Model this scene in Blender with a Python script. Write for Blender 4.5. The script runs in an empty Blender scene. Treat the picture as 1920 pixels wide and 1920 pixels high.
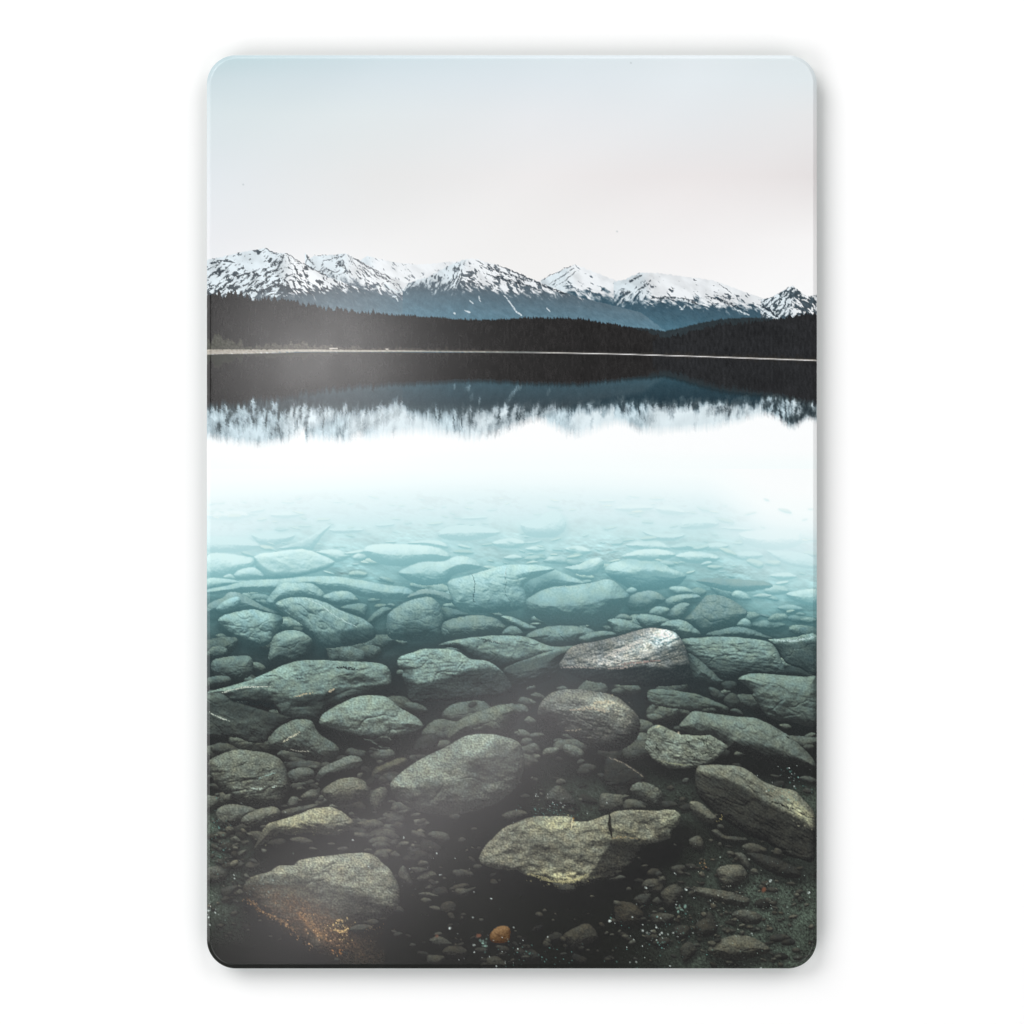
import bpy, math
import numpy as np

# ---------------------------------------------------------------- camera, light, exposure
S = bpy.context.scene
MM = 0.000349                       # one cell of the layout, in metres (the glass is 0.40 x 0.60 m)
FRONT = -0.016                      # the glass's front face, 16 mm off the wall (wall at y = 0)
DIST = 2.0
cam_d = bpy.data.cameras.new('camera'); cam = bpy.data.objects.new('camera', cam_d)
S.collection.objects.link(cam)
cam.location = (0, FRONT - DIST, 0); cam.rotation_euler = (math.radians(90), 0, 0)
cam_d.sensor_width = 36; cam_d.lens = 36 * DIST / (1920 * MM); cam_d.clip_start = .05; cam_d.clip_end = 60
S.camera = cam

S.world = bpy.data.worlds.new('World'); S.world.use_nodes = True
bg = S.world.node_tree.nodes['Background']; bg.inputs[0].default_value = (1, 1, 1, 1); bg.inputs[1].default_value = 0.20


def lamp(name, loc, target, sx, sy, power, color=(1, 1, 1)):
    d = bpy.data.lights.new(name, 'AREA'); d.shape = 'RECTANGLE'; d.size = sx; d.size_y = sy
    d.energy = power; d.color = color
    o = bpy.data.objects.new(name, d); S.collection.objects.link(o); o.location = loc
    from mathutils import Vector
    o.rotation_euler = (Vector(target) - Vector(loc)).to_track_quat('-Z', 'Y').to_euler()
    return o


# four soft boxes round the product, the upper left one strongest, and two strips added to brighten its top and left bevel
lamp('softbox', (-3.1, -4.0, 3.1), (0, 0, 0), 4.0, 4.0, 243)
lamp('softbox', (3.1, -4.0, 3.1), (0, 0, 0), 4.0, 4.0, 119)
lamp('softbox', (-3.1, -4.0, -3.1), (0, 0, 0), 4.0, 4.0, 136)
lamp('softbox', (3.1, -4.0, -3.1), (0, 0, 0), 4.0, 4.0, 78)
lamp('strip_lamp', (0, -0.45, 2.6), (0, 0, 0), 1.6, .4, 6)
lamp('strip_lamp', (-2.6, -0.45, 0), (0, 0, 0), .4, 1.6, 3.5)


def glare(name, u, v, lu, lv, ang, power, color):
    """a small lamp beside the camera whose mirror image in the glass lies at (u, v)"""
    x, z = (u - 960) * MM * 2, (960 - v) * MM * 2
    o = lamp(name, (x, FRONT - DIST, z), (x * .5, FRONT, z * .5), lu * MM * 2, lv * MM * 2, power, color)
    o.rotation_euler = (math.radians(90), math.radians(ang), 0)
    return o


glare('strip_lamp', 800, 1510, 800, 70, -38, 0.95, (1, .95, .97))
glare('small_softbox', 600, 665, 240, 160, 0, 0.95, (1, .98, .98))

S.view_settings.view_transform = 'Standard'; S.view_settings.look = 'None'
S.view_settings.exposure = 0; S.view_settings.gamma = 1; S.view_settings.use_curve_mapping = False
GAIN = 1.18                          # what the softboxes make of a white of albedo 1: ink albedo = picture / GAIN

# ---------------------------------------------------------------- the printed picture
# The thing in the photograph is a flat glass print.  Its picture (a lake with
# stones, snow mountains behind) is ink: it is computed below as a colour per grid
# point of the print's front sheet, in millimetre-fine ink cells.  Lengths are in "cells of the
# photograph" (u to the right, v downwards); one such cell is 0.349 mm of glass.
U0, U1, V0, V1 = 387.5, 1532.0, 103.0, 1816.5        # outline of the glass
STEP = 1.4
NU = int(round((U1 - U0) / STEP)); NV = int(round((V1 - V0) / STEP))
gu = np.linspace(U0, U1, NU + 1); gv = np.linspace(V0, V1, NV + 1)
X, Y = np.meshgrid(gu, gv)
X = X.astype(np.float32); Y = Y.astype(np.float32)
rng = np.random.RandomState(7)
PERM = rng.permutation(256); PERM = np.concatenate([PERM, PERM, PERM])
GRA = rng.uniform(0, 2 * np.pi, 256); GX = np.cos(GRA).astype(np.float32); GY = np.sin(GRA).astype(np.float32)


def perlin(x, y, seed=0):
    xi = np.floor(x).astype(np.int64); yi = np.floor(y).astype(np.int64)
    xf = (x - xi).astype(np.float32); yf = (y - yi).astype(np.float32)
    xi = (xi + seed * 37) & 255; yi = (yi + seed * 91) & 255
    u = xf * xf * xf * (xf * (xf * 6 - 15) + 10); v = yf * yf * yf * (yf * (yf * 6 - 15) + 10)

    def g(ix, iy, dx, dy):
        k = PERM[PERM[ix] + iy]
        return GX[k] * dx + GY[k] * dy
    a = g(xi, yi, xf, yf); b = g(xi + 1, yi, xf - 1, yf)
    c = g(xi, yi + 1, xf, yf - 1); d = g(xi + 1, yi + 1, xf - 1, yf - 1)
    return ((a + (b - a) * u) + ((c + (d - c) * u) - (a + (b - a) * u)) * v) * 1.5


def fbm(x, y, scale, octv=4, seed=0, ang=0.0, stretch=1.0, gain=0.5):
    """scale = size of the largest bumps; stretch > 1 lengthens them along ang."""
    ca, sa = np.cos(ang), np.sin(ang)
    p = (x * ca + y * sa) / (scale * stretch); q = (-x * sa + y * ca) / scale
    o = 0; a = 1.0; t = 0
    for i in range(octv):
        o = o + a * perlin(p, q, seed + i * 5); t += a; a *= gain; p = p * 2.03 + 11.3; q = q * 2.03 + 5.7
    return o / t


def sst(a, b, x):
    t = np.clip((x - a) / (b - a), 0, 1)
    return t * t * (3 - 2 * t)


def table(rows):
    ys = np.array([r[0] for r in rows], float); cs = np.array([r[1] for r in rows], float) / 255
    return lambda y: np.stack([np.interp(y, ys, cs[:, k]) for k in range(3)], -1)


def mix(img, col, a):
    return img + (col - img) * a[..., None]


def smooth_poly(p, n=2, closed=True):
    p = np.array(p, float)
    if closed:                                       # passes through the given corners
        for _ in range(n):
            a, q, z, r = p, np.roll(p, -1, 0), np.roll(p, 1, 0), np.roll(p, -2, 0)
            m = .5625 * (a + q) - .0625 * (z + r)
            p = np.stack([a, m], 1).reshape(-1, 2)
        return p
    for _ in range(n):
        q = np.roll(p, -1, 0) if closed else p[1:]
        a = p if closed else p[:-1]
        s = np.empty((len(a) * 2, 2)); s[0::2] = a * .75 + q * .25; s[1::2] = a * .25 + q * .75
        if not closed: s = np.vstack([p[:1], s, p[-1:]])
        p = s
    return p


def sdf(p, x, y):
    """distance to the outline p, positive inside"""
    best = np.full(x.shape, 1e9, np.float32); ins = np.zeros(x.shape, bool)
    q = np.roll(p, -1, 0)
    for (ax, ay), (bx, by) in zip(p, q):
        ex, ey = bx - ax, by - ay; L = ex * ex + ey * ey + 1e-9
        t = np.clip(((x - ax) * ex + (y - ay) * ey) / L, 0, 1)
        best = np.minimum(best, (x - ax - t * ex) ** 2 + (y - ay - t * ey) ** 2)
        if ay != by:
            ins ^= ((ay > y) != (by > y)) & (x < (bx - ax) * (y - ay) / (by - ay) + ax)
    d = np.sqrt(best)
    return np.where(ins, d, -d)


def window(u0, v0, u1, v1):
    i0 = max(0, int((u0 - U0) / STEP)); i1 = min(NU + 1, int((u1 - U0) / STEP) + 2)
    j0 = max(0, int((v0 - V0) / STEP)); j1 = min(NV + 1, int((v1 - V0) / STEP) + 2)
    return (slice(j0, j1), slice(i0, i1)) if i1 - i0 > 3 and j1 - j0 > 3 else None


IMG = np.zeros((NV + 1, NU + 1, 3), np.float32)
ID = np.zeros((NV + 1, NU + 1), np.int32)            # which printed thing each cell shows
NAMES = {0: 'printed_lake'}


def new_id(name):
    k = len(NAMES); NAMES[k] = name
    return k


# ---- sky
def grid_interp(us, vs, tab):
    tab = np.array(tab, float) / 255
    rows = np.stack([[np.interp(gu, us, tab[j, :, k]) for k in range(3)] for j in range(len(vs))])   # v,3,u
    out = np.empty((NV + 1, NU + 1, 3), np.float32)
    for k in range(3):
        for i in range(NU + 1):
            out[:, i, k] = np.interp(gv, vs, rows[:, k, i])
    return out


SKY = grid_interp([390, 700, 1000, 1300, 1530], [105, 150, 215, 330, 450, 540],
                  [[(190, 212, 217), (206, 221, 227), (216, 227, 232), (224, 232, 236), (221, 230, 233)],
                   [(204, 219, 224), (214, 225, 230), (221, 229, 234), (227, 234, 238), (224, 232, 235)],
                   [(215, 226, 229), (223, 230, 232), (229, 232, 235), (228, 232, 235), (229, 230, 231)],
                   [(223, 229, 233), (229, 230, 230), (234, 232, 232), (234, 230, 230), (229, 225, 225)],
                   [(231, 233, 236), (235, 235, 235), (239, 238, 237), (242, 240, 240), (246, 245, 245)],
                   [(236, 238, 240), (238, 238, 238), (241, 240, 239), (246, 245, 245), (250, 250, 250)]])
IMG[:] = SKY
IMG += (fbm(X, Y, 170, 2, 3, -0.45, 3.0) * 0.010)[..., None]
k_sky = new_id('printed_sky')
ID[:] = k_sky
for cu, cv in ((456, 346), (1183, 118), (1157, 434)):
    r2 = (X - cu) ** 2 + (Y - cv) ** 2
    IMG = mix(IMG, np.array([.62, .66, .68]), .6 * np.exp(-r2 / 2.2))


# ---- mountains
def mountain(ridge, peak, snow0, snow1, cover, rockc=(48, 58, 66), low=((84, 106, 120), (84, 128, 148)), seed=0, la=2.2, ra=0.75, fine=9., own=True, grey=0.0):
    global IMG
    r = np.array(ridge, float)
    yr = np.interp(gu, r[:, 0], r[:, 1]); yr = yr + perlin(gu / 6.0, gu * 0, seed) * 1.6 + perlin(gu / 2.3, gu * 0, seed + 3) * .9
    inx = ((gu >= r[0, 0] - 1) & (gu <= r[-1, 0] + 1))
    m = sst(-.9, .9, Y - yr[None]) * inx[None]
    sl = slice(int((440 - V0) / STEP), int((662 - V0) / STEP))
    x, y = X[sl], Y[sl]; mm = m[sl]; dep = y - yr[None]
    side = sst(-14, 14, x - peak + 10 * fbm(x, y, 40, 2, seed))
    wx = x + 5 * fbm(x, y, 22, 2, seed + 9); wy = y + 4 * fbm(x, y, 18, 2, seed + 8)
    nl = fbm(wx, wy, fine, 4, seed + 1, la, 2.8, .6); nr = fbm(wx, wy, fine, 4, seed + 2, ra, 2.8, .6)
    n = nl * (1 - side) + nr * side
    big = fbm(x, y, 34, 3, seed + 4)
    c0, c1 = cover                                         # rock share near the ridge, near the snow line
    f = sst(0, 1, (y - yr[None]) / np.maximum(1, np.interp(x, [r[0, 0], r[-1, 0]], [snow0, snow1]) - yr[None]))
    n2 = fbm(wx, wy, 3.6, 2, seed + 30, la, 2.6) * (1 - side) + fbm(wx, wy, 3.6, 2, seed + 31, ra, 2.6) * side
    rock = sst(-.07, .08, n * .78 + n2 * .38 + big * .32 + (c0 + (c1 - c0) * f) * .75 - .40)
    snowc = np.array([238, 242, 245]) / 255 * (1 - .10 * np.clip(fbm(x, y, 16, 3, seed + 6, ra, 2) + .12 * (1 - side), 0, 1))[..., None]
    snowc = snowc * (1 - np.array([.06, .028, .015]) * (1 - side)[..., None])
    rk = np.array(rockc) / 255 * (1 + .5 * fbm(x, y, 5, 3, seed + 7))[..., None] + grey
    snowc = snowc * (1 - .16 * np.clip(fbm(x, y, 34, 3, seed + 16, ra, 1.6) + .1, 0, 1))[..., None]
    c = mix(snowc, rk, rock * .84)
    sn = np.interp(x, [r[0, 0], (r[0, 0] + r[-1, 0]) / 2, r[-1, 0]], [snow0, (snow0 + snow1) / 2, snow1])
    bl = sst(-9, 9, y - sn + 16 * fbm(x, y, 20, 4, seed + 5) + 24 * n)
    g = np.clip((y - sn) / 60, 0, 1)[..., None]
    lowc = (np.array(low[0]) * (1 - g) + np.array(low[1]) * g) / 255 * (1 + .10 * fbm(x, y, 9, 3, seed + 11, .5, 2))[..., None]
    c = mix(c, lowc, bl * .96)
    IMG[sl] = mix(IMG[sl], c, mm)
    ID[sl][mm > .5] = new_id('printed_mountain')


mountain([(672, 490), (680, 486), (688, 480), (703, 483), (722, 488), (747, 493), (765, 494), (780, 496), (812, 494), (839, 491), (862, 490), (880, 500)], 700, 585, 585, (.14, .34), (112, 122, 130), seed=21, fine=6)
mountain([(572, 474), (580, 486), (588, 480), (613, 478), (626, 478), (649, 475), (657, 480), (682, 493), (705, 505), (734, 519), (753, 528), (775, 536)], 650, 512, 556, (.18, .46), (66, 76, 84), ((98, 112, 122), (98, 128, 146)), seed=31, fine=5.5)
mountain([(386, 487), (411, 483), (457, 472), (492, 466), (499, 466), (513, 474), (524, 475), (534, 473), (547, 483), (567, 495), (584, 502), (615, 519), (640, 528), (690, 545), (740, 560), (800, 575)], 535, 568, 520, (.30, .62), (34, 45, 53), ((84, 97, 106), (98, 126, 140)), seed=41, fine=6, la=2.45, ra=.72)
mountain([(1014, 526), (1041, 512), (1062, 502), (1078, 496), (1087, 499), (1114, 510), (1145, 522), (1160, 527), (1190, 545), (1230, 572)], 1072, 546, 560, (.06, .30), (58, 74, 86), ((56, 82, 96), (66, 104, 122)), seed=51, la=2.5, ra=.5)
mountain([(1152, 528), (1169, 525), (1182, 519), (1198, 512), (1211, 511), (1244, 513), (1277, 518), (1313, 522), (1338, 526), (1361, 534), (1390, 545), (1421, 556), (1440, 563), (1465, 575), (1494, 592)], 1212, 558, 582, (.0, .32), (54, 66, 76), ((54, 78, 92), (74, 114, 132)), seed=61, la=2.2, ra=.45, fine=6)
mountain([(1428, 562), (1448, 557), (1465, 547), (1477, 539), (1487, 536), (1496, 543), (1507, 552), (1515, 556), (1533, 552)], 1486, 604, 604, (.62, .52), (40, 55, 64), seed=71, fine=5.5)
mountain([(756, 545), (766, 531), (783, 525), (802, 520), (822, 509), (843, 497), (864, 489), (877, 485), (893, 485), (910, 491), (933, 497), (958, 508), (985, 519), (1010, 528), (1031, 538), (1062, 549), (1093, 559), (1135, 569), (1202, 586), (1248, 621)], 870, 532, 560, (.32, .52), (72, 82, 90), ((84, 99, 109), (94, 130, 147)), seed=81, fine=6, la=1.9, ra=.62)


def stroke(pts, width, col, alpha=1.0, seed=0, jit=1.5, taper=True, brk=0.0, smooth=1):
    """a line of ink along pts, uneven in width, broken up by noise when brk > 0"""
    global IMG
    p = smooth_poly(pts, smooth, False)
    w = window(p[:, 0].min() - 8, p[:, 1].min() - 8, p[:, 0].max() + 8, p[:, 1].max() + 8)
    if w is None: return
    x, y = X[w], Y[w]
    xx = x + jit * fbm(x, y, 9, 2, seed + 1); yy = y + jit * fbm(x, y, 9, 2, seed + 2)
    best = np.full(x.shape, 1e9); par = np.zeros(x.shape); n = len(p) - 1
    for i in range(n):
        ax, ay = p[i]; ex, ey = p[i + 1] - p[i]; L = ex * ex + ey * ey + 1e-9
        t = np.clip(((xx - ax) * ex + (yy - ay) * ey) / L, 0, 1)
        dd = (xx - ax - t * ex) ** 2 + (yy - ay - t * ey) ** 2
        k = dd < best; best = np.where(k, dd, best); par = np.where(k, (i + t) / n, par)
    wd = width * (np.sin(np.pi * np.clip(par, .02, .98)) ** .5 if taper else 1)
    a = alpha * (1 - sst(.55, 1.25, np.sqrt(best) / wd))
    if brk: a = a * sst(-.15, .2, fbm(x, y, 3.2, 2, seed + 5) + .35 - brk)
    IMG[w] = mix(IMG[w], np.array(col) / 255, a)


DK = (46, 56, 64)
# bare rock ridges, gullies and snow chutes that single the mountains out
for pts, wd in (([(497, 466), (512, 474), (523, 476)], 1.6), ([(534, 473), (553, 486), (584, 503), (615, 519)], 1.3), ([(534, 475), (526, 492), (515, 513)], 2.4),
                ([(574, 477), (582, 490), (590, 496)], 2.2), ([(588, 480), (614, 478)], .9), ([(605, 490), (630, 483), (648, 477)], 1.5),
                ([(650, 477), (668, 500), (700, 525)], 1.0), ([(652, 478), (690, 500), (722, 524), (745, 536)], 1.6), ([(660, 482), (700, 505), (742, 527)], 1.2), ([(680, 500), (712, 524)], 1.5), ([(598, 508), (618, 506), (634, 511)], 1.0), ([(630, 497), (642, 495), (648, 505)], 2.6),
                ([(388, 520), (408, 510), (424, 506)], 3.4), ([(392, 495), (420, 488), (440, 491)], 2.8), ([(520, 488), (506, 500)], 3.6),
                ([(1014, 526), (1045, 510), (1076, 497)], .8), ([(1030, 532), (1060, 515), (1078, 500)], 1.1), ([(1040, 538), (1072, 518), (1082, 506)], 1.1),
                ([(936, 498), (985, 519), (1030, 540), (1062, 552)], 2.2), ([(900, 498), (945, 512), (1000, 530)], 2.0), ([(905, 512), (950, 524), (1000, 538)], 1.6),
                ([(1345, 531), (1360, 540), (1372, 550)], 1.0), ([(1178, 530), (1190, 522), (1205, 514)], 2.6), ([(1196, 545), (1212, 535), (1220, 524)], 3.0), ([(1220, 559), (1270, 558), (1310, 570)], 2.8), ([(1322, 556), (1350, 562), (1392, 580)], 2.0), ([(1418, 570), (1440, 580), (1462, 597)], 2.2)):
    stroke(pts, wd, DK if pts[0][0] not in (652, 650, 660, 680) else (92, 98, 104), .85, int(pts[0][0]), 3, True, .12)
for pts, wd in (([(944, 552), (957, 568), (966, 582), (980, 593)], 1.5), ([(738, 556), (744, 560), (747, 566)], 1.6), ([(734, 555), (746, 556)], 1.5), ([(1376, 578), (1405, 592)], 1.6), ([(1418, 572), (1440, 586), (1455, 597)], 2.2), ([(1208, 563), (1224, 571)], 1.5), ([(1264, 560), (1284, 563), (1298, 570)], 2.0), ([(1272, 573), (1279, 580), (1284, 574)], 1.6), ([(880, 562), (888, 571)], 1.5), ([(897, 555), (902, 566)], 1.4), ([(720, 530), (738, 546), (752, 548), (770, 532)], 2.6), ([(1024, 576), (1032, 586)], 1.0), ([(850, 586), (854, 588)], 1.8), ([(872, 582), (882, 586)], 1.4)):
    stroke(pts, wd, (226, 236, 241), .85, int(pts[0][0]) + 5, 2, True, .05)


# ---- wooded shore
SHORE = np.interp(gu, [386, 470, 560, 760, 1000, 1160, 1300, 1533], [659, 658.5, 657, 658, 660, 663, 667, 675])


def forest(line, spike, col, seed, name, dens=3.6, tex=.10):
    global IMG
    r = np.array(line, float); r_ = np.random.RandomState(seed)
    yr = np.interp(gu, r[:, 0], r[:, 1]); top = yr.copy()
    u = r[0, 0]
    while u < r[-1, 0]:
        h = np.interp(u, spike[0], spike[1]) * r_.uniform(.25, 1.25) * (1.5 if r_.rand() < .12 else 1); wdt = h * r_.uniform(.2, .34) + 1.2
        base = np.interp(u, r[:, 0], r[:, 1])
        top = np.minimum(top, np.where(abs(gu - u) < wdt, base - h * np.maximum(0, 1 - abs(gu - u) / wdt) ** .8 + perlin(gu / 1.5, gu * 0, seed) * .8, 1e9))
        u += r_.uniform(.3, 1.5) * dens
    inx = (gu >= r[0, 0] - 1) & (gu <= r[-1, 0] + 1)
    m = sst(-1.0, 1.0, Y - top[None] - .3) * inx[None] * sst(.8, -.8, Y - SHORE[None])
    sl = slice(int((535 - V0) / STEP), int((690 - V0) / STEP))
    x, y = X[sl], Y[sl]
    t = fbm(x, y, 4.5, 3, seed, np.pi / 2, 3.0) + .5 * fbm(x, y, 40, 2, seed + 1)
    c = np.array(col) / 255 * (1 + tex * 2 * t)[..., None]
    IMG[sl] = mix(IMG[sl], c, m[sl])
    ID[sl][m[sl] > .5] = new_id(name)


forest([(1178, 614), (1213, 617), (1248, 622), (1273, 617), (1298, 610), (1327, 604), (1365, 598), (1411, 596), (1452, 599), (1500, 602)], ([1178, 1500], [2.5, 2.5]), (47, 56, 60), 3, 'printed_hill', 2.6, .08)
forest([(386, 560), (432, 562), (449, 571), (474, 575), (497, 570), (526, 569), (553, 573), (580, 579), (605, 584), (630, 585), (672, 589), (713, 591), (780, 594), (822, 596), (864, 600), (906, 601), (947, 600), (979, 597), (1052, 598), (1093, 599), (1125, 606), (1160, 611), (1177, 615), (1213, 623), (1240, 636), (1270, 640)], ([386, 560, 700, 800, 1270], [17, 13, 7, 3.2, 5]), (40, 39, 39), 5, 'printed_forest', 3.4, .16)
forest([(1225, 640), (1261, 638), (1286, 630), (1298, 623), (1348, 614), (1375, 613), (1432, 606), (1465, 600), (1494, 597), (1533, 592)], ([1225, 1300, 1533], [6, 8, 8]), (41, 42, 44), 9, 'printed_forest', 3.2, .16)
sl = slice(int((600 - V0) / STEP), int((690 - V0) / STEP)); x, y = X[sl], Y[sl]; sh = SHORE[None]
hh = np.interp(gu, [386, 415, 450, 470, 530, 620, 700, 800, 1000, 1150, 1300, 1533], [24, 40, 26, 13, 22, 14, 10, 9, 5, 5, 9, 11])[None] * (.75 + .9 * fbm(x, x * 0, 16, 3, 12))
bush = sst(0, 5, y - (sh - hh) + 6 * fbm(x, y, 7, 3, 14)) * sst(.5, -.8, y - sh)
bc = np.stack([np.interp(x, [386, 600, 900, 1533], c) for c in ([78, 92, 62, 42], [80, 88, 59, 41], [70, 80, 56, 40])], -1) / 255 * (1 + .45 * fbm(x, y, 4, 3, 15))[..., None]
IMG[sl] = mix(IMG[sl], bc, bush * .8)
th = np.interp(gu, [386, 450, 520, 620, 760, 1000, 1100, 1180, 1300, 1533], [6, 5, 3.2, 2.3, 1.6, 1.1, .8, .55, .9, 1.3])[None] * (1 + .5 * fbm(x, x * 0, 6, 2, 17))
th = th * .8
sm = sst(th + .6, th - .5, abs(y - sh - th * .2))
sc = np.array([214, 206, 192]) / 255 * (1 + .22 * fbm(x, y, 3.5, 3, 19, 0, 1.6))[..., None] * np.interp(x, [386, 700, 1180, 1533], [.80, .90, .62, .80])[..., None]
IMG[sl] = mix(IMG[sl], sc, sm * np.interp(x, [386, 900, 1130, 1200, 1533], [.95, .8, .3, .32, .6]))
k_shore = new_id('printed_shoreline'); ID[sl][sm > .5] = k_shore
for a, b, c in ((618, 632, 653.5), (724, 728, 655)):
    stroke([(a, c), (b, c)], 1.0, (225, 220, 208), .9, 3, .3, False)

# ---- lake: mirror picture of the far shore, smeared downwards, then the bed showing through
BASE = table([(640, (250, 253, 253)), (840, (251, 254, 254)), (880, (247, 254, 254)), (905, (240, 251, 252)), (930, (229, 246, 248)), (960, (218, 240, 243)), (990, (204, 233, 235)),
              (1030, (183, 220, 222)), (1070, (157, 200, 202)), (1110, (126, 170, 172)), (1150, (96, 134, 136)), (1190, (70, 97, 99)), (1240, (54, 70, 72)), (1300, (45, 54, 55)), (1400, (41, 45, 44)), (1500, (39, 41, 39)), (1816, (36, 37, 35))])
LIT = table([(930, (237, 250, 251)), (980, (217, 242, 244)), (1030, (204, 235, 235)), (1080, (168, 208, 208)), (1120, (141, 179, 179)), (1170, (119, 150, 148)), (1220, (112, 136, 131)), (1270, (106, 126, 120)), (1330, (101, 116, 108)),
             (1420, (99, 108, 100)), (1520, (102, 107, 97)), (1650, (104, 107, 96)), (1816, (92, 96, 86))])
SHD = table([(930, (214, 238, 241)), (980, (180, 217, 221)), (1030, (138, 189, 194)), (1080, (100, 150, 156)), (1120, (72, 112, 117)), (1170, (53, 80, 84)), (1220, (43, 57, 60)), (1270, (39, 46, 48)), (1330, (38, 41, 42)), (1420, (37, 38, 38)), (1816, (34, 34, 34))])


def veff(x, y):
    e = y - 26 * ((x - 930) / 560) ** 2 * sst(1150, 950, y) - 55 * sst(1310, 1470, x) * sst(1225, 1100, y) - 22 * sst(560, 400, x) * sst(1150, 1040, y) * sst(930, 1000, y)
    return e


below = Y > SHORE[None] + .5
sl = slice(int((652 - V0) / STEP), int((905 - V0) / STEP)); x, y = X[sl], Y[sl]
d = np.maximum(y - SHORE[None], 0)
acc = np.zeros(x.shape + (3,), np.float32); NS = 13
mirror = IMG.copy()
ml = mirror.mean(-1); up = sst(553, 538, Y) * (ID != k_sky) * sst(.66, .5, ml)
mirror = mix(mirror, np.array([.66, .755, .785]), up * .30)
mirror = mirror * (1 - np.array([.085, .035, .022]) * (sst(.6, .75, ml) * (ID != k_sky) * sst(640, 600, Y))[..., None])
mirror[ID == k_sky] = (1.0, 1.0, 1.0)
jit = 2.2 * fbm(x, y, 5, 2, 77, 0, 9) * np.clip(d / 50, 0, 1.2)
colj = fbm(x, y * .12, 4.2, 3, 78)
for i in range(NS):
    o = (i / (NS - 1) - .5) * 2
    dd = d * 1.07 + o * (2 + d * .05) + colj * d * .055
    sv = SHORE[None] - np.maximum(dd, 1.5)
    jj = np.clip(((sv - V0) / STEP).astype(int), 0, NV); ii = np.clip(np.round((x + jit - U0) / STEP).astype(int), 0, NU)
    acc += (mirror[jj, ii]) / NS
lum = acc.mean(-1)
acc = acc * (1 - np.array([.36, .33, .33]) * (sst(.2, .30, lum) * sst(.68, .50, lum))[..., None])
acc = acc + (np.array([.965, .99, .995]) - acc) * (sst(.70, .97, lum) * .30)[..., None]
fade = sst(158, 195, d)
acc = mix(acc, BASE(y), fade * sst(.55, .8, lum) )
acc = mix(acc, BASE(y), sst(845, 880, y))
mk = sst(-.2, 1.6, y - SHORE[None] - np.interp(gu, [386, 450, 620, 1000, 1533], [5, 4, 2, .8, 1.2])[None])
IMG[sl] = mix(IMG[sl], acc, mk)
dk = (mk > .5) & (ID[sl] != k_shore)
ID[sl][dk] = 0
k_bed = new_id('printed_lakebed')
sl = slice(int((880 - V0) / STEP), NV + 1); x, y = X[sl], Y[sl]
ve = veff(x, y)
bed = BASE(ve)
amp = sst(900, 1050, ve) * sst(1330, 1150, ve)
rip = fbm(x, y, 26, 4, 91, 0.05, 2.8) * 1.0 + .5 * fbm(x, y, 7, 3, 92, 0.1, 2.2)
hgt = fbm(x, y, 20, 4, 93, .05, 2.4, .6)
emb = -np.gradient(hgt, axis=0) * 7
bed = bed * (1 + amp * (.10 * rip + .12 * emb * sst(950, 1060, ve) * (.35 + .65 * sst(-.1, .35, fbm(x, y, 60, 2, 97, 0, 2)))))[..., None] * (1 - .035 * sst(905, 940, ve) * sst(1010, 950, ve) * sst(.0, .5, rip))[..., None]
low = sst(1380, 1520, y)
grit = fbm(x, y, 5, 3, 94, .3, 1.3, .7); patch = fbm(x, y, 70, 3, 95)
region = np.clip(sst(1180, 1480, x + (y - 1640) * .4) * sst(1450, 1660, y) * 1.05 + sst(520, 400, x) * sst(1460, 1560, y) * sst(1800, 1660, y) + sst(980, 1060, x) * sst(1440, 1500, y) * sst(1560, 1520, y) * .7, 0, 1)
gr = np.clip(.72 + .6 * patch + 1.0 * grit + .5 * fbm(x, y, 2.6, 1, 98), 0, 1.7) * region
bed = bed + (np.array([78, 88, 80]) / 255 - .135) * gr[..., None]
IMG[sl] = bed; ID[sl] = np.where(y > 930, k_bed, ID[sl])


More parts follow.
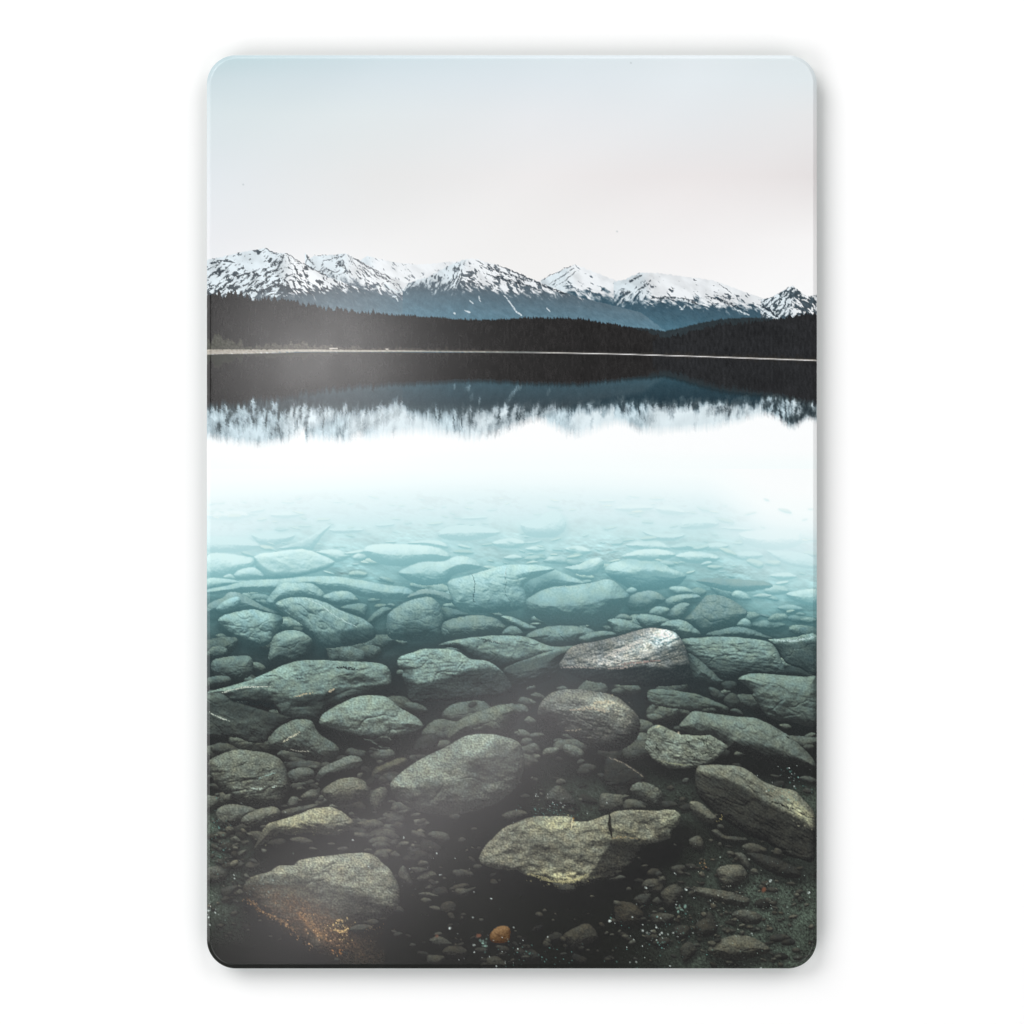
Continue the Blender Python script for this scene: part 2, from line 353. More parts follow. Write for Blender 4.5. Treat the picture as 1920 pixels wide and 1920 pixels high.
# ---- stones
def stone(pts, tile=None, b=1.0, w=0.0, ridge=None, ff=.45, g=.10, R=.30, fall=.30, seed=None, st=None, sta=0.0, rough=1.0, sh=1.0, name='printed_stone', spk=0.0, ids=True, soft=0.0, amb=.23, lx=-.18, blot=.10, dim=0.0, crease=.9, hue=(1, 1, 1), label=None, edge=.10, sm=2):
    global IMG
    if tile: P = lambda q: np.array([(tile[0] + a / tile[2], tile[1] + c / tile[2]) for a, c in q])
    else: P = lambda q: np.array(q, float)
    p = smooth_poly(P(pts), sm)
    seed = int(p[0, 0] * 3 + p[0, 1]) % 199 if seed is None else seed
    lo, hi = p.min(0), p.max(0); size = np.sqrt((hi[0] - lo[0]) * (hi[1] - lo[1]))
    mg = 10 + .22 * size
    wd = window(lo[0] - mg, lo[1] - mg, hi[0] + mg, hi[1] + mg * 1.4)
    if wd is None: return
    x, y = X[wd], Y[wd]
    d = sdf(p, x, y)
    d = d + rough * (1.3 * fbm(x, y, max(9, size * .16), 3, seed + 1) + .5 * fbm(x, y, 4, 2, seed + 2)) * min(1, size / 45)
    cy = veff((lo[0] + hi[0]) / 2, (lo[1] + hi[1]) / 2)
    ve = veff(x, y) * .55 + .45 * cy
    far = float(sst(1195, 975, cy))
    sw = .8 + 1.2 * far + soft
    m = sst(-sw, sw, d)
    # what the stone shades around and below it
    shc = SHD(ve)
    k1 = (.22 + .30 * sst(lo[1], hi[1], y)) * sh * np.exp(-np.maximum(-d, 0) / (3.0 + .03 * size)) * (1 - .85 * far)
    d2 = sdf(p + np.array([size * .03, size * .13]), x, y)
    k2 = .60 * sh * sst(-.12 * size - 4, 2, d2) * (1 - .5 * far)
    im = mix(IMG[wd], shc, np.clip(np.maximum(k1, k2), 0, 1))
    # its own relief
    Rp = max(4, R * size); t = np.clip(d / Rp, 0, 1)
    h = Rp * np.sqrt(np.maximum(1 - (1 - t) ** 2, 0)) * .75
    dm = d.max(); t2 = np.clip(d / dm, 0, 1); h = h + dm * (.27 if R >= .14 else .12) * (1 - (1 - t2) ** 2)
    lump = fbm(x, y, max(10, size * .33), 4, seed + 3, sta, 1.5)
    lump = .6 * lump - 1.1 * np.abs(fbm(x, y, max(12, size * .45), 3, seed + 23, sta + .4, 1.4, .45)) + .25
    h = h + lump * size * .075 * (1 - .5 * far) - crease * (1 - far) * min(1.8, size / 40) * np.exp(-(fbm(x, y, max(14, size * .4), 3, seed + 24, sta, 2.0) / .035) ** 2) + fbm(x, y, max(5, size * .07), 3, seed + 4, sta, 1.4) * size * .012 * rough
    if st: h = h + st * fbm(x, y, 5.0, 4, seed + 5, sta, 6.0, .65) * 3.0
    gy, gx = np.gradient(h, STEP)
    nz = 1 / np.sqrt(gx * gx + gy * gy + 1)
    L = np.array([lx, -.72, .62]); L = L / np.linalg.norm(L)
    lam = (-gx * L[0] - gy * L[1] + L[2]) * nz
    s = amb + .92 * np.clip(lam, 0, 1.2)
    s = s * (1.10 - fall * np.clip((y - lo[1]) / (hi[1] - lo[1]), 0, 1))
    if ridge is not None:
        r = smooth_poly(P(ridge), 1, False); r = r[np.argsort(r[:, 0])]
        yr = np.interp(x, r[:, 0], r[:, 1]); z = y - yr + rough * (4.0 * fbm(x, y, 14, 3, seed + 7) + 1.5 * fbm(x, y, 4, 2, seed + 8))
        bw = sst(-2.5 - .02 * size, 2.5 + .02 * size, z)
        s = s * (1 + (ff * .82 + .13 - 1) * bw) + edge * np.exp(-((z + 2) / 3.0) ** 2) * (1 - far)
    s = s * (1 + blot * 1.6 * fbm(x, y, max(12, size * .3), 3, seed + 12))
    cl = np.clip(1 - far * 1.1, 0, 1)
    gn = fbm(x, y, 3.0, 1, seed + 9, sta, 1.25); gm = fbm(x, y, 9, 3, seed + 10, sta, 1.6)
    pr = np.random.RandomState(seed).rand(*x.shape) - .5
    s = s + cl * .68 * g * (1.9 * gn + 1.1 * gm + .45 * pr) * (.25 + s)
    if spk:
        hv = sst(.30, .52, fbm(x, y, 3.0, 2, seed + 13, sta, 1.6) + .45 * fbm(x, y, 22, 2, seed + 14)); s = s + spk * hv * np.clip(s + .1, 0, 1)
    s = s + (s - .55) * .16 * (1 - far)
    s = np.minimum(s, 2.2 - 1.34 * far)
    lit = LIT(ve) * b * (1 + .05 * (1 - far)) * np.array(hue) * np.array([1 + .05 * w, 1, 1 - .05 * w])
    lit = lit + dim * (shc - lit)
    tint = 1 + .035 * (1 - far) * fbm(x, y, 18, 2, seed + 15)[..., None] * np.array([1.2, .1, -1.2])
    c = shc + (lit * tint - shc) * np.clip(s, -.02, 2.2)[..., None]
    IMG[wd] = mix(im, c, m)
    if ids: ID[wd][m > .5] = new_id(name) if label is None else new_id(name + '|' + label)


t1 = (380, 900, 4.8); t2 = (760, 900, 4.8); t3 = (1140, 900, 4.8)
t4 = (380, 1220, 6); t5 = (680, 1220, 6); t6 = (960, 1220, 6); t7 = (1220, 1220, 6)
b1 = (380, 1500, 6); b2 = (680, 1500, 6); b3 = (960, 1500, 6); b4 = (1220, 1500, 6)
# far and pale under the bright water (these melt into the bed, so they stay in its sheet)
for q, tl in (([(440, 485), (600, 475), (800, 480), (830, 510), (780, 550), (650, 585), (520, 580), (470, 540)], t1), ([(500, 340), (700, 320), (720, 350), (540, 358)], t2), ([(300, 455), (450, 480), (690, 490), (600, 545), (420, 535)], t3), ([(660, 430), (700, 340), (900, 330), (1000, 400), (860, 440)], t3), ([(1080, 560), (1230, 540), (1180, 572), (1100, 578)], t2), ([(60, 250), (200, 215), (380, 230), (400, 260), (250, 285), (120, 280)], t3), ([(430, 250), (560, 225), (700, 290), (620, 315), (480, 300)], t3), ([(1340, 690), (1520, 650), (1600, 680), (1500, 700)], t1), ([(1000, 430), (1160, 420), (1300, 440), (1200, 460)], t3), ([(1560, 400), (1700, 385), (1720, 410), (1600, 425)], t1), ([(150, 590), (330, 540), (480, 560), (560, 620), (380, 640)], t3)):
    stone(q, tl, ids=False, sh=.8, soft=1)
for q, tl, kw in (
    ([(36, 520), (150, 508), (330, 515), (450, 545), (520, 590), (480, 620), (300, 652), (120, 652), (36, 640)], t1, {}),
    ([(670, 615), (850, 560), (1010, 480), (1140, 400), (1150, 420), (1080, 500), (1010, 600), (960, 640), (800, 628)], t1, dict(ridge=[(670, 622), (850, 575), (1010, 495), (1140, 412)], ff=.55, R=.15)),
    ([(330, 440), (500, 405), (700, 420), (860, 470), (700, 530), (450, 545), (300, 510)], t2, {}),
    ([(1040, 390), (1200, 340), (1300, 280), (1400, 300), (1450, 400), (1410, 480), (1300, 520), (1110, 510), (1060, 460)], t2, dict(ridge=[(1050, 430), (1200, 440), (1420, 450)], ff=.6)),
    ([(1180, 480), (1400, 450), (1640, 445), (1740, 500), (1720, 590), (1500, 630), (1250, 580)], t3, {}),
    ([(36, 680), (200, 660), (400, 690), (470, 720), (450, 790), (300, 850), (36, 872)], t1, {}),
    ([(1030, 640), (1200, 625), (1330, 680), (1250, 730), (1190, 735), (1060, 670)], t1, {}),
    ([(1280, 655), (1440, 625), (1460, 650), (1400, 672), (1300, 672)], t1, {}),
    ([(1350, 690), (1400, 660), (1470, 680), (1460, 720), (1370, 722)], t1, {}),
    ([(460, 690), (620, 650), (900, 620), (1060, 670), (1190, 735), (1120, 800), (880, 868), (650, 890), (530, 870)], t1, dict(ridge=[(455, 690), (540, 770), (620, 830), (780, 822), (860, 842), (1195, 742)], ff=.30, R=.10, fall=.1, sm=1, rough=.6)),
    ([(0, 570), (150, 540), (290, 545), (370, 575), (385, 610), (330, 615), (160, 585)], t2, {}),
    ([(1440, 645), (1480, 595), (1600, 575), (1830, 578), (1984, 588), (2114, 610), (2204, 650), (2234, 690), (2200, 722), (2074, 735), (1924, 760), (1830, 777), (1680, 770), (1560, 740), (1490, 695)], t1, dict(R=.4, fall=.5)),
    ([(1430, 640), (1500, 636), (1720, 650), (1850, 700), (1880, 790), (1700, 780), (1560, 740)], t3, dict(sh=1.2, R=.12)),
    ([(1430, 790), (1560, 760), (1640, 720), (1750, 700), (1790, 760), (1700, 850), (1560, 850)], t2, {}),
    ([(190, 865), (250, 845), (300, 880), (290, 900), (200, 890)], t1, {}),
    ([(280, 850), (340, 805), (450, 785), (530, 830), (540, 880), (400, 892), (310, 890)], t1, {}),
    ([(36, 890), (200, 885), (320, 905), (400, 908), (250, 955), (36, 985)], t1, {}),
    ([(-60, 840), (0, 790), (160, 735), (340, 735), (440, 690), (560, 690), (660, 740), (680, 790), (560, 820), (430, 860), (390, 910), (290, 940), (180, 950), (40, 912)], t2, dict(fall=.45)),
    ([(50, 740), (200, 710), (420, 715), (560, 790), (700, 850), (680, 900), (600, 960), (280, 1010), (160, 960), (60, 900), (0, 860), (-30, 800)], t3, dict(ridge=[(-30, 850), (150, 838), (350, 800), (560, 835), (700, 858)], ff=.35, st=.3)),
    ([(790, 910), (900, 885), (1100, 890), (1400, 910), (1480, 960), (1300, 1000), (1120, 1010), (950, 970)], t3, dict(b=.86, dim=.3, sh=.5)),
    ([(1600, 1030), (1680, 1000), (1880, 985), (1880, 1130), (1680, 1090)], t3, dict(sh=1.2)),
):
    stone(q, tl, **kw)
for q, tl, kw in (
    ([(1140, 440), (1300, 420), (1450, 440), (1400, 470), (1200, 480)], t1, dict(b=1)),
    ([(40, 300), (200, 270), (380, 290), (420, 330), (250, 360), (60, 350)], t1, dict(b=1)),
    ([(620, 300), (780, 280), (900, 310), (780, 345), (640, 335)], t1, {}),
    ([(780, 560), (960, 520), (1080, 560), (1020, 610), (860, 610)], t2, {}),
    ([(880, 700), (980, 670), (1060, 700), (960, 730)], t2, {}),
    ([(1080, 620), (1200, 590), (1260, 630), (1180, 655)], t2, {}),
    ([(1430, 620), (1560, 590), (1680, 640), (1560, 680)], t2, {}),
    ([(1240, 720), (1340, 680), (1460, 710), (1400, 750), (1280, 750)], t2, {}),
    ([(130, 680), (330, 620), (560, 640), (600, 690), (400, 730), (200, 710)], t3, {}),
    ([(560, 600), (700, 560), (850, 590), (760, 625), (620, 630)], t3, dict(dim=.2)),
    ([(610, 680), (800, 640), (1000, 690), (940, 740), (720, 745)], t3, {}),
    ([(850, 590), (980, 560), (1090, 590), (1000, 640), (880, 630)], t3, {}),
    ([(1100, 660), (1300, 640), (1400, 680), (1300, 720), (1180, 715)], t3, {}),
    ([(1450, 860), (1600, 830), (1700, 870), (1580, 900)], t3, {}),
    ([(1520, 1150), (1640, 1120), (1760, 1160), (1640, 1200)], t3, dict(dim=.2)),
    ([(1600, 1240), (1720, 1210), (1820, 1250), (1700, 1290)], t3, dict(dim=.25)),
    ([(1280, 1290), (1450, 1260), (1600, 1300), (1500, 1350), (1330, 1340)], t3, dict(dim=.2)),
):
    stone(q, tl, ids=False, sh=.9, **kw)
stone([(36, 985), (200, 955), (400, 905), (700, 890), (950, 868), (1200, 868), (1450, 905), (1700, 950), (1820, 960), (1910, 1020), (1860, 1070), (1650, 1075), (1400, 1040), (1280, 1000), (1080, 985), (950, 962), (700, 1000), (400, 1015), (200, 1018), (36, 1028)], t1, name='printed_driftwood', st=.35, R=.16, fall=.25, label='pale driftwood log lying across the stones')
for q, tl, kw in (
    ([(1110, 1030), (1150, 995), (1230, 1010), (1290, 1070), (1220, 1088), (1130, 1065)], t3, {}),
    ([(550, 980), (600, 955), (720, 970), (770, 1015), (620, 1032)], t3, {}),
    ([(1300, 1050), (1380, 1020), (1480, 1040), (1400, 1070)], t3, dict(b=.95)),
    ([(160, 1000), (210, 965), (260, 985), (250, 1020), (190, 1030)], t3, {}),
    ([(1100, 930), (1140, 870), (1240, 800), (1330, 800), (1480, 860), (1620, 930), (1500, 960), (1330, 970), (1250, 1000), (1140, 1040), (1105, 990)], t2, {}),
    ([(380, 930), (430, 890), (600, 850), (760, 800), (900, 765), (1080, 760), (1250, 775), (1340, 810), (1120, 900), (1060, 960), (1090, 1060), (1080, 1140), (900, 1190), (620, 1195), (560, 1160), (440, 1130), (390, 1000)], t2, dict(ridge=[(380, 1130), (560, 1160), (620, 1118), (850, 1058), (960, 1120), (1090, 1140)], ff=.45, g=.13, R=.14, st=.4, sta=.1, fall=.2)),
    ([(570, 1090), (620, 1020), (700, 935), (850, 925), (980, 930), (1080, 1000), (1100, 1040), (1060, 1080), (900, 1060), (700, 1100), (680, 1170), (600, 1145)], t1, dict(g=.12)),
    ([(1080, 1055), (1160, 1010), (1290, 1000), (1370, 1040), (1390, 1090), (1270, 1132), (1150, 1110)], t1, dict(ridge=[(1080, 1055), (1200, 1090), (1280, 1060), (1400, 1090)], ff=.75)),
    ([(36, 1200), (60, 1110), (180, 1060), (230, 1015), (330, 1015), (470, 1090), (600, 1160), (680, 1190), (640, 1220), (400, 1170), (200, 1205)], t1, dict(b=.92)),
    ([(120, 1160), (190, 1090), (300, 1050), (342, 1080), (310, 1150), (190, 1192)], t1, dict(b=1.05, sh=.5)),
    ([(1240, 1150), (1400, 1110), (1480, 1130), (1470, 1220), (1420, 1230)], t1, dict(dim=.3)),
    ([(1480, 1270), (1560, 1180), (1640, 1140), (1700, 1170), (1600, 1240), (1520, 1290)], t1, dict(dim=.3)),
    ([(140, 1270), (200, 1215), (430, 1165), (560, 1190), (700, 1220), (720, 1290), (640, 1400), (620, 1450), (520, 1500), (300, 1420), (220, 1350)], t1, dict(ridge=[(130, 1275), (220, 1345), (340, 1412), (500, 1462), (640, 1430)], ff=.6, R=.16, b=1.07, fall=.12)),
    ([(10, 1060), (100, 1000), (180, 980), (300, 995), (400, 1030), (430, 1080), (400, 1112), (340, 1095), (240, 1060), (150, 1060)], t2, dict(b=.9)),
    ([(320, 1150), (400, 1150), (500, 1180), (570, 1210), (480, 1240), (350, 1270)], t2, dict(dim=.45)),
    ([(660, 1110), (760, 1065), (920, 1055), (1100, 1100), (1240, 1170), (1400, 1230), (1520, 1300), (1555, 1410), (1440, 1470), (1180, 1510), (1050, 1490), (940, 1340), (800, 1240), (690, 1170)], t1, dict(ridge=[(680, 1190), (800, 1250), (940, 1345), (1100, 1380), (1400, 1340), (1560, 1330)], ff=.5, g=.13, R=.12, st=.3, sta=.55, fall=.2)),
    ([(590, 1600), (630, 1430), (700, 1370), (830, 1350), (930, 1390), (985, 1450), (950, 1550), (850, 1630), (700, 1652), (610, 1640)], t1, dict(ridge=[(600, 1600), (660, 1520), (740, 1455), (880, 1405), (985, 1430)], ff=.74, st=.4, sta=-.35, b=1.02)),
    ([(80, 1640), (160, 1600), (350, 1580), (440, 1600), (455, 1680), (430, 1760), (300, 1802), (100, 1745)], t1, dict(dim=.22)),
    ([(36, 1790), (150, 1760), (240, 1775), (245, 1830), (100, 1862), (36, 1872)], t1, dict(dim=.3)),
    ([(-140, 1190), (0, 1100), (150, 1055), (240, 1060), (310, 1130), (340, 1250), (330, 1380), (260, 1440), (0, 1452), (-160, 1400), (-165, 1260)], t2, dict(g=.14, fall=.55, b=.96, spk=.12)),
    ([(150, 1090), (230, 1030), (360, 995), (460, 1020), (520, 1070), (480, 1110), (330, 1170), (200, 1172)], t3, dict(b=.92, fall=.55)),
    ([(520, 1080), (620, 1035), (800, 1030), (830, 1070), (700, 1100), (560, 1152)], t3, dict(b=.95)),
    ([(680, 1260), (740, 1200), (830, 1100), (890, 1040), (1000, 1035), (1120, 1080), (1230, 1160), (1250, 1220), (1150, 1312), (1000, 1362), (860, 1382), (760, 1312)], t3, dict(b=.86, g=.13, fall=.3)),
    ([(530, 1210), (580, 1150), (660, 1105), (740, 1120), (700, 1200), (640, 1262), (550, 1250)], t3, dict(b=.92)),
    ([(370, 1190), (430, 1140), (540, 1150), (550, 1190), (480, 1232), (390, 1222)], t3, dict(b=.98)),
    ([(1085, 1100), (1140, 1040), (1300, 970), (1480, 950), (1700, 920), (1780, 895), (1870, 905), (1980, 1000), (2020, 1050), (1990, 1120), (1900, 1200), (1760, 1290), (1500, 1312), (1280, 1290), (1130, 1200)], t2, dict(R=.45, fall=.5, g=.09)),
    ([(60, 1240), (120, 1205), (190, 1220), (220, 1260), (100, 1262)], t3, dict(b=.9)),
    ([(250, 1250), (290, 1210), (420, 1215), (560, 1265), (480, 1310), (340, 1332)], t3, dict(b=.98)),
    ([(1160, 1300), (1220, 1245), (1280, 1270), (1285, 1332), (1200, 1328)], t3, dict(b=1.05)),
    ([(340, 1290), (460, 1240), (640, 1215), (800, 1240), (890, 1300), (900, 1340), (800, 1382), (560, 1422), (350, 1412)], t2, dict(b=.9, R=.4)),
    ([(860, 1230), (960, 1230), (1090, 1290), (1185, 1332), (1080, 1362), (980, 1312)], t2, dict(ridge=[(860, 1250), (980, 1290), (1080, 1335), (1190, 1345)], ff=.4)),
    ([(870, 1390), (930, 1320), (1000, 1320), (1060, 1380), (1000, 1412)], t2, dict(dim=.15)),
    ([(1080, 1420), (1200, 1340), (1400, 1310), (1640, 1330), (1720, 1400), (1580, 1440), (1500, 1502), (1260, 1482)], t2, dict(dim=.2, fall=.1)),
    ([(0, 1260), (120, 1250), (240, 1290), (310, 1340), (100, 1402), (40, 1332)], t3, dict(b=.98)),
    ([(470, 1310), (580, 1260), (690, 1265), (780, 1330), (830, 1390), (700, 1416), (640, 1402), (580, 1362)], t3, dict(fall=.1)),
    ([(880, 1390), (1000, 1350), (1200, 1320), (1400, 1390), (1480, 1430), (1200, 1420), (1000, 1430)], t3, dict(dim=.2, b=1.0)),
    ([(1560, 1420), (1680, 1370), (1830, 1360), (1900, 1400), (1700, 1452), (1620, 1482)], t2, dict(dim=.15)),
    ([(300, 1490), (400, 1450), (620, 1415), (860, 1400), (1080, 1410), (1260, 1480), (1400, 1500), (1540, 1490), (1480, 1540), (1200, 1590), (1060, 1640), (900, 1692), (830, 1692), (700, 1640), (600, 1600), (480, 1520)], t2, dict(ridge=[(290, 1480), (420, 1462), (520, 1480), (700, 1540), (860, 1570), (960, 1600), (1100, 1625), (1300, 1570)], ff=.3, R=.1, fall=.05, g=.12)),
    ([(1600, 1690), (1700, 1670), (1850, 1740), (1880, 1800), (1700, 1772), (1580, 1747)], t3, dict(dim=.2)),
    ([(1440, 1440), (1520, 1430), (1700, 1410), (1885, 1400), (1885, 1745), (1720, 1692), (1600, 1642), (1520, 1522)], t3, dict(ridge=[(1430, 1445), (1560, 1470), (1700, 1462), (1885, 1440)], ff=.42, R=.06, spk=.25, st=.3, sta=.35, fall=.3)),
    ([(660, 1440), (800, 1420), (1100, 1410), (1420, 1450), (1500, 1500), (1560, 1610), (1585, 1690), (1560, 1752), (1250, 1742), (1080, 1792), (1000, 1782), (860, 1662), (740, 1562)], t3, dict(ridge=[(700, 1530), (860, 1588), (1100, 1600), (1300, 1640), (1590, 1670)], ff=.55, R=.10, st=.9, sta=.12, fall=.15, g=.10)),
    ([(720, 1560), (860, 1650), (1000, 1780), (1040, 1812), (960, 1842), (860, 1802), (770, 1782)], t3, dict(st=.7, sta=.7, dim=.2)),
    ([(880, 1710), (960, 1660), (1130, 1600), (1240, 1560), (1530, 1490), (1600, 1530), (1400, 1620), (1380, 1720), (1300, 1800), (1000, 1882), (900, 1782)], t2, dict(ridge=[(870, 1690), (1000, 1645), (1200, 1585), (1540, 1500)], ff=.45, st=1.0, sta=-.3, dim=.1)),
    ([(385, 130), (420, 70), (560, 20), (700, -20), (1040, -10), (1200, 90), (1380, 110), (1540, 200), (1640, 330), (1680, 430), (1500, 520), (1000, 560), (560, 580), (500, 440), (440, 300), (460, 240), (400, 180)], t5, dict(ridge=[(380, 170), (470, 290), (560, 330), (640, 372), (820, 330), (1000, 275), (1200, 205), (1350, 170), (1560, 210), (1690, 300)], ff=.22, R=.07, g=.16, st=.6, sta=-.1, fall=.1, b=1.08)),
    ([(40, 480), (200, 470), (300, 540), (420, 590), (800, 700), (1000, 740), (900, 850), (760, 930), (730, 1010), (640, 1042), (500, 1022), (380, 975), (100, 965), (36, 900)], t4, dict(ridge=[(36, 680), (150, 742), (300, 802), (400, 828), (560, 792), (700, 765), (1000, 740)], ff=.52, R=.07, g=.14, st=.5, sta=.25, fall=.25)),
    ([(36, 475), (300, 400), (500, 340), (700, 260), (900, 165), (1100, 110), (1300, 105), (1600, 120), (1900, 130), (2060, 170), (2120, 280), (2080, 400), (1850, 480), (1550, 590), (1400, 640), (1290, 762), (1000, 752), (860, 702), (780, 592), (400, 572), (290, 532), (210, 477)], t4, dict(ridge=[(200, 480), (420, 412), (560, 408), (740, 440), (900, 492), (1000, 530), (1200, 492), (1380, 482), (1480, 425), (1700, 400), (2100, 360)], ff=.62, R=.06, g=.14, st=.35, sta=-.15, fall=.12, edge=.3)),
    ([(-434, 1690), (-400, 1600), (-324, 1500), (-100, 1450), (76, 1410), (200, 1370), (340, 1335), (430, 1330), (580, 1360), (640, 1410), (690, 1490), (720, 1580), (740, 1700), (760, 1800), (640, 1850), (200, 1850), (-200, 1800)], t3, dict(ridge=[(-434, 1690), (-200, 1680), (0, 1695), (250, 1665), (500, 1690), (770, 1640)], ff=.05, R=.10, g=.26, w=.0, hue=(1.09, .98, 1.0), b=.80, spk=.35, st=.8, sta=-.25, fall=-.05, blot=.25, label='brightest rock with pale speckled top')),
    ([(980, 320), (1100, 265), (1280, 258), (1480, 275), (1760, 295), (1880, 330), (1880, 830), (1600, 802), (1380, 772), (1280, 702), (1180, 562), (1140, 502), (1150, 472), (1060, 382)], t7, dict(R=.16, fall=.35, g=.11, st=.35, sta=.2)),
    ([(790, 380), (850, 340), (950, 350), (960, 410), (860, 452)], t7, dict(dim=.6)),
    ([(650, 420), (720, 420), (800, 470), (842, 512), (800, 547), (700, 522)], t7, dict(dim=.5)),
    ([(820, 560), (890, 480), (960, 490), (1010, 590), (900, 662)], t7, dict(dim=.55)),
    ([(890, 680), (950, 650), (1020, 680), (1032, 727)], t7, dict(dim=.4)),
    ([(-30, 450), (150, 435), (350, 460), (560, 500), (720, 570), (860, 630), (872, 682), (820, 692), (760, 652), (600, 652), (560, 682), (400, 667), (200, 642), (0, 592)], t7, dict(b=.86, R=.12, st=.3, sta=.2)),
    ([(290, 740), (300, 640), (360, 540), (460, 465), (620, 435), (850, 445), (1050, 480), (1200, 530), (1330, 640), (1420, 740), (1445, 860), (1400, 1000), (1300, 1080), (1150, 1132), (950, 1112), (780, 1032), (600, 922), (470, 862), (350, 802)], t6, dict(R=.3, g=.24, w=.1, hue=(1.06, .985, 1.0), spk=.2, fall=.5, b=.86, st=.9, sta=.2, ridge=[(290, 640), (460, 560), (700, 540), (1000, 560), (1200, 600), (1450, 760)], ff=.86)),
    ([(320, 850), (360, 790), (470, 685), (600, 690), (760, 715), (950, 740), (1150, 755), (1280, 800), (1420, 870), (1570, 970), (1700, 1080), (1830, 1220), (1845, 1322), (1700, 1312), (1500, 1302), (1200, 1232), (1000, 1142), (850, 1112), (840, 1052), (700, 982), (500, 952), (360, 892)], t7, dict(ridge=[(300, 1000), (850, 1010), (1050, 1000), (1300, 1060), (1500, 1160), (1860, 1290)], ff=.5, R=.16, g=.14, st=.5, sta=.5, fall=.25)),
    ([(1310, 800), (1350, 720), (1450, 650), (1600, 570), (1750, 515), (1860, 500), (2040, 510), (2130, 560), (2250, 660), (2400, 740), (2482, 842), (2400, 902), (2250, 962), (2170, 1042), (2110, 1102), (1980, 1112), (1850, 1042), (1700, 962), (1500, 902), (1350, 862)], t4, dict(ridge=[(1300, 815), (1500, 880), (1700, 932), (1850, 950), (2060, 890), (2200, 950), (2420, 890)], ff=.35, R=.14, g=.17, fall=.1, b=1.12)),
    ([(740, 1020), (780, 940), (860, 860), (1000, 790), (1100, 770), (1220, 790), (1270, 870), (1330, 950), (1450, 1020), (1542, 1112), (1480, 1182), (1330, 1262), (1100, 1162), (900, 1122), (760, 1092)], t4, dict(g=.2, spk=.2, b=.95, fall=.4, st=.4, sta=.4)),
    ([(950, 960), (1000, 860), (1080, 780), (1300, 680), (1560, 605), (1640, 630), (1710, 680), (1650, 770), (1600, 880), (1540, 942), (1300, 942), (1150, 962), (1000, 1012)], t5, dict(b=.85, w=.5, g=.18, soft=1.2)),
    ([(600, 1020), (680, 950), (800, 930), (860, 1000), (830, 1080), (700, 1142), (580, 1122)], t5, dict(dim=.72, g=.2, soft=2)),
    ([(60, 1280), (110, 1210), (300, 1130), (380, 1110), (600, 1130), (760, 1160), (900, 1250), (980, 1470), (960, 1562), (920, 1642), (850, 1742), (600, 1762), (350, 1682), (200, 1562), (110, 1442)], t4, dict(g=.22, spk=.28, b=.95, w=.25, R=.2, fall=.35, st=.5, sta=-.2)),
    ([(960, 1370), (1060, 1320), (1180, 1315), (1260, 1370), (1220, 1442), (1060, 1492), (980, 1452)], t4, dict(dim=.25, g=.16)),
    ([(1260, 1440), (1340, 1320), (1500, 1240), (1650, 1180), (1740, 1190), (1802, 1242), (1760, 1302), (1700, 1342), (1500, 1402), (1330, 1502), (1270, 1482)], t4, dict(ridge=[(1260, 1395), (1500, 1348), (1720, 1312)], ff=.4, dim=.12, g=.16)),
    ([(1900, 1430), (1930, 1330), (2100, 1250), (2240, 1200), (2310, 1240), (2230, 1312), (2080, 1372), (1920, 1440)], t4, dict(b=.75, w=1.2, g=.2, soft=.8)),
    ([(1330, 1590), (1420, 1510), (1560, 1440), (1740, 1430), (1860, 1500), (1892, 1582), (1820, 1662), (1700, 1722), (1500, 1742), (1400, 1682)], t4, dict(w=.7, g=.22, b=.95, fall=.5, R=.35)),
    ([(1880, 1700), (1900, 1600), (1980, 1540), (2060, 1540), (2080, 1640), (2000, 1760), (1930, 1800)], t4, dict(w=.5, dim=.35, g=.25)),
    ([(1100, 1660), (1180, 1580), (1310, 1540), (1312, 1622), (1230, 1682)], t4, dict(w=.4, dim=.15, g=.2)),
    ([(960, 1700), (1010, 1640), (1080, 1660), (1060, 1742), (980, 1762)], t4, dict(dim=.2, g=.2)),
    ([(36, 1640), (120, 1635), (200, 1650), (150, 1760), (36, 1800)], t4, dict(dim=.2, g=.18)),
    ([(150, 140), (200, 80), (300, 45), (500, 70), (600, 110), (540, 180), (420, 280), (240, 322), (180, 262)], b1, dict(dim=.15, g=.18)),
    ([(430, 250), (480, 170), (620, 105), (780, 75), (860, 100), (880, 170), (800, 230), (700, 262), (540, 302)], b1, dict(g=.17, b=.95, w=.2)),
    ([(880, 130), (1000, 90), (1180, 60), (1300, 40), (1280, 90), (1100, 160), (950, 190)], b1, dict(dim=.35, g=.2)),
    ([(310, 1530), (380, 1420), (600, 1250), (880, 1110), (1080, 1000), (1200, 950), (1400, 935), (1560, 960), (1740, 1020), (1800, 1120), (1822, 1262), (1790, 1402), (1720, 1542), (1560, 1682), (1360, 1772), (1100, 1832), (800, 1842), (560, 1782), (400, 1682)], t5, dict(R=.22, g=.26, fall=.0, b=1.0, w=.1, blot=.2)),
    ([(-30, 30), (60, 10), (130, 60), (120, 180), (20, 220), (-40, 130)], (1160, 1460, 6), dict(dim=.5, g=.2)),
    ([(1055, 1230), (1100, 1190), (1220, 1240), (1400, 1340), (1500, 1432), (1400, 1502), (1100, 1522), (1040, 1422)], t6, dict(dim=.72, g=.2, R=.1)),
    ([(380, 1640), (480, 1530), (560, 1530), (660, 1620), (720, 1742), (560, 1762), (420, 1722)], t6, dict(dim=.45, g=.25, soft=1)),
    ([(1000, 1620), (1150, 1615), (1320, 1630), (1260, 1682), (1240, 1772), (1010, 1802)], t6, dict(dim=.3, w=.3, g=.2, R=.15)),
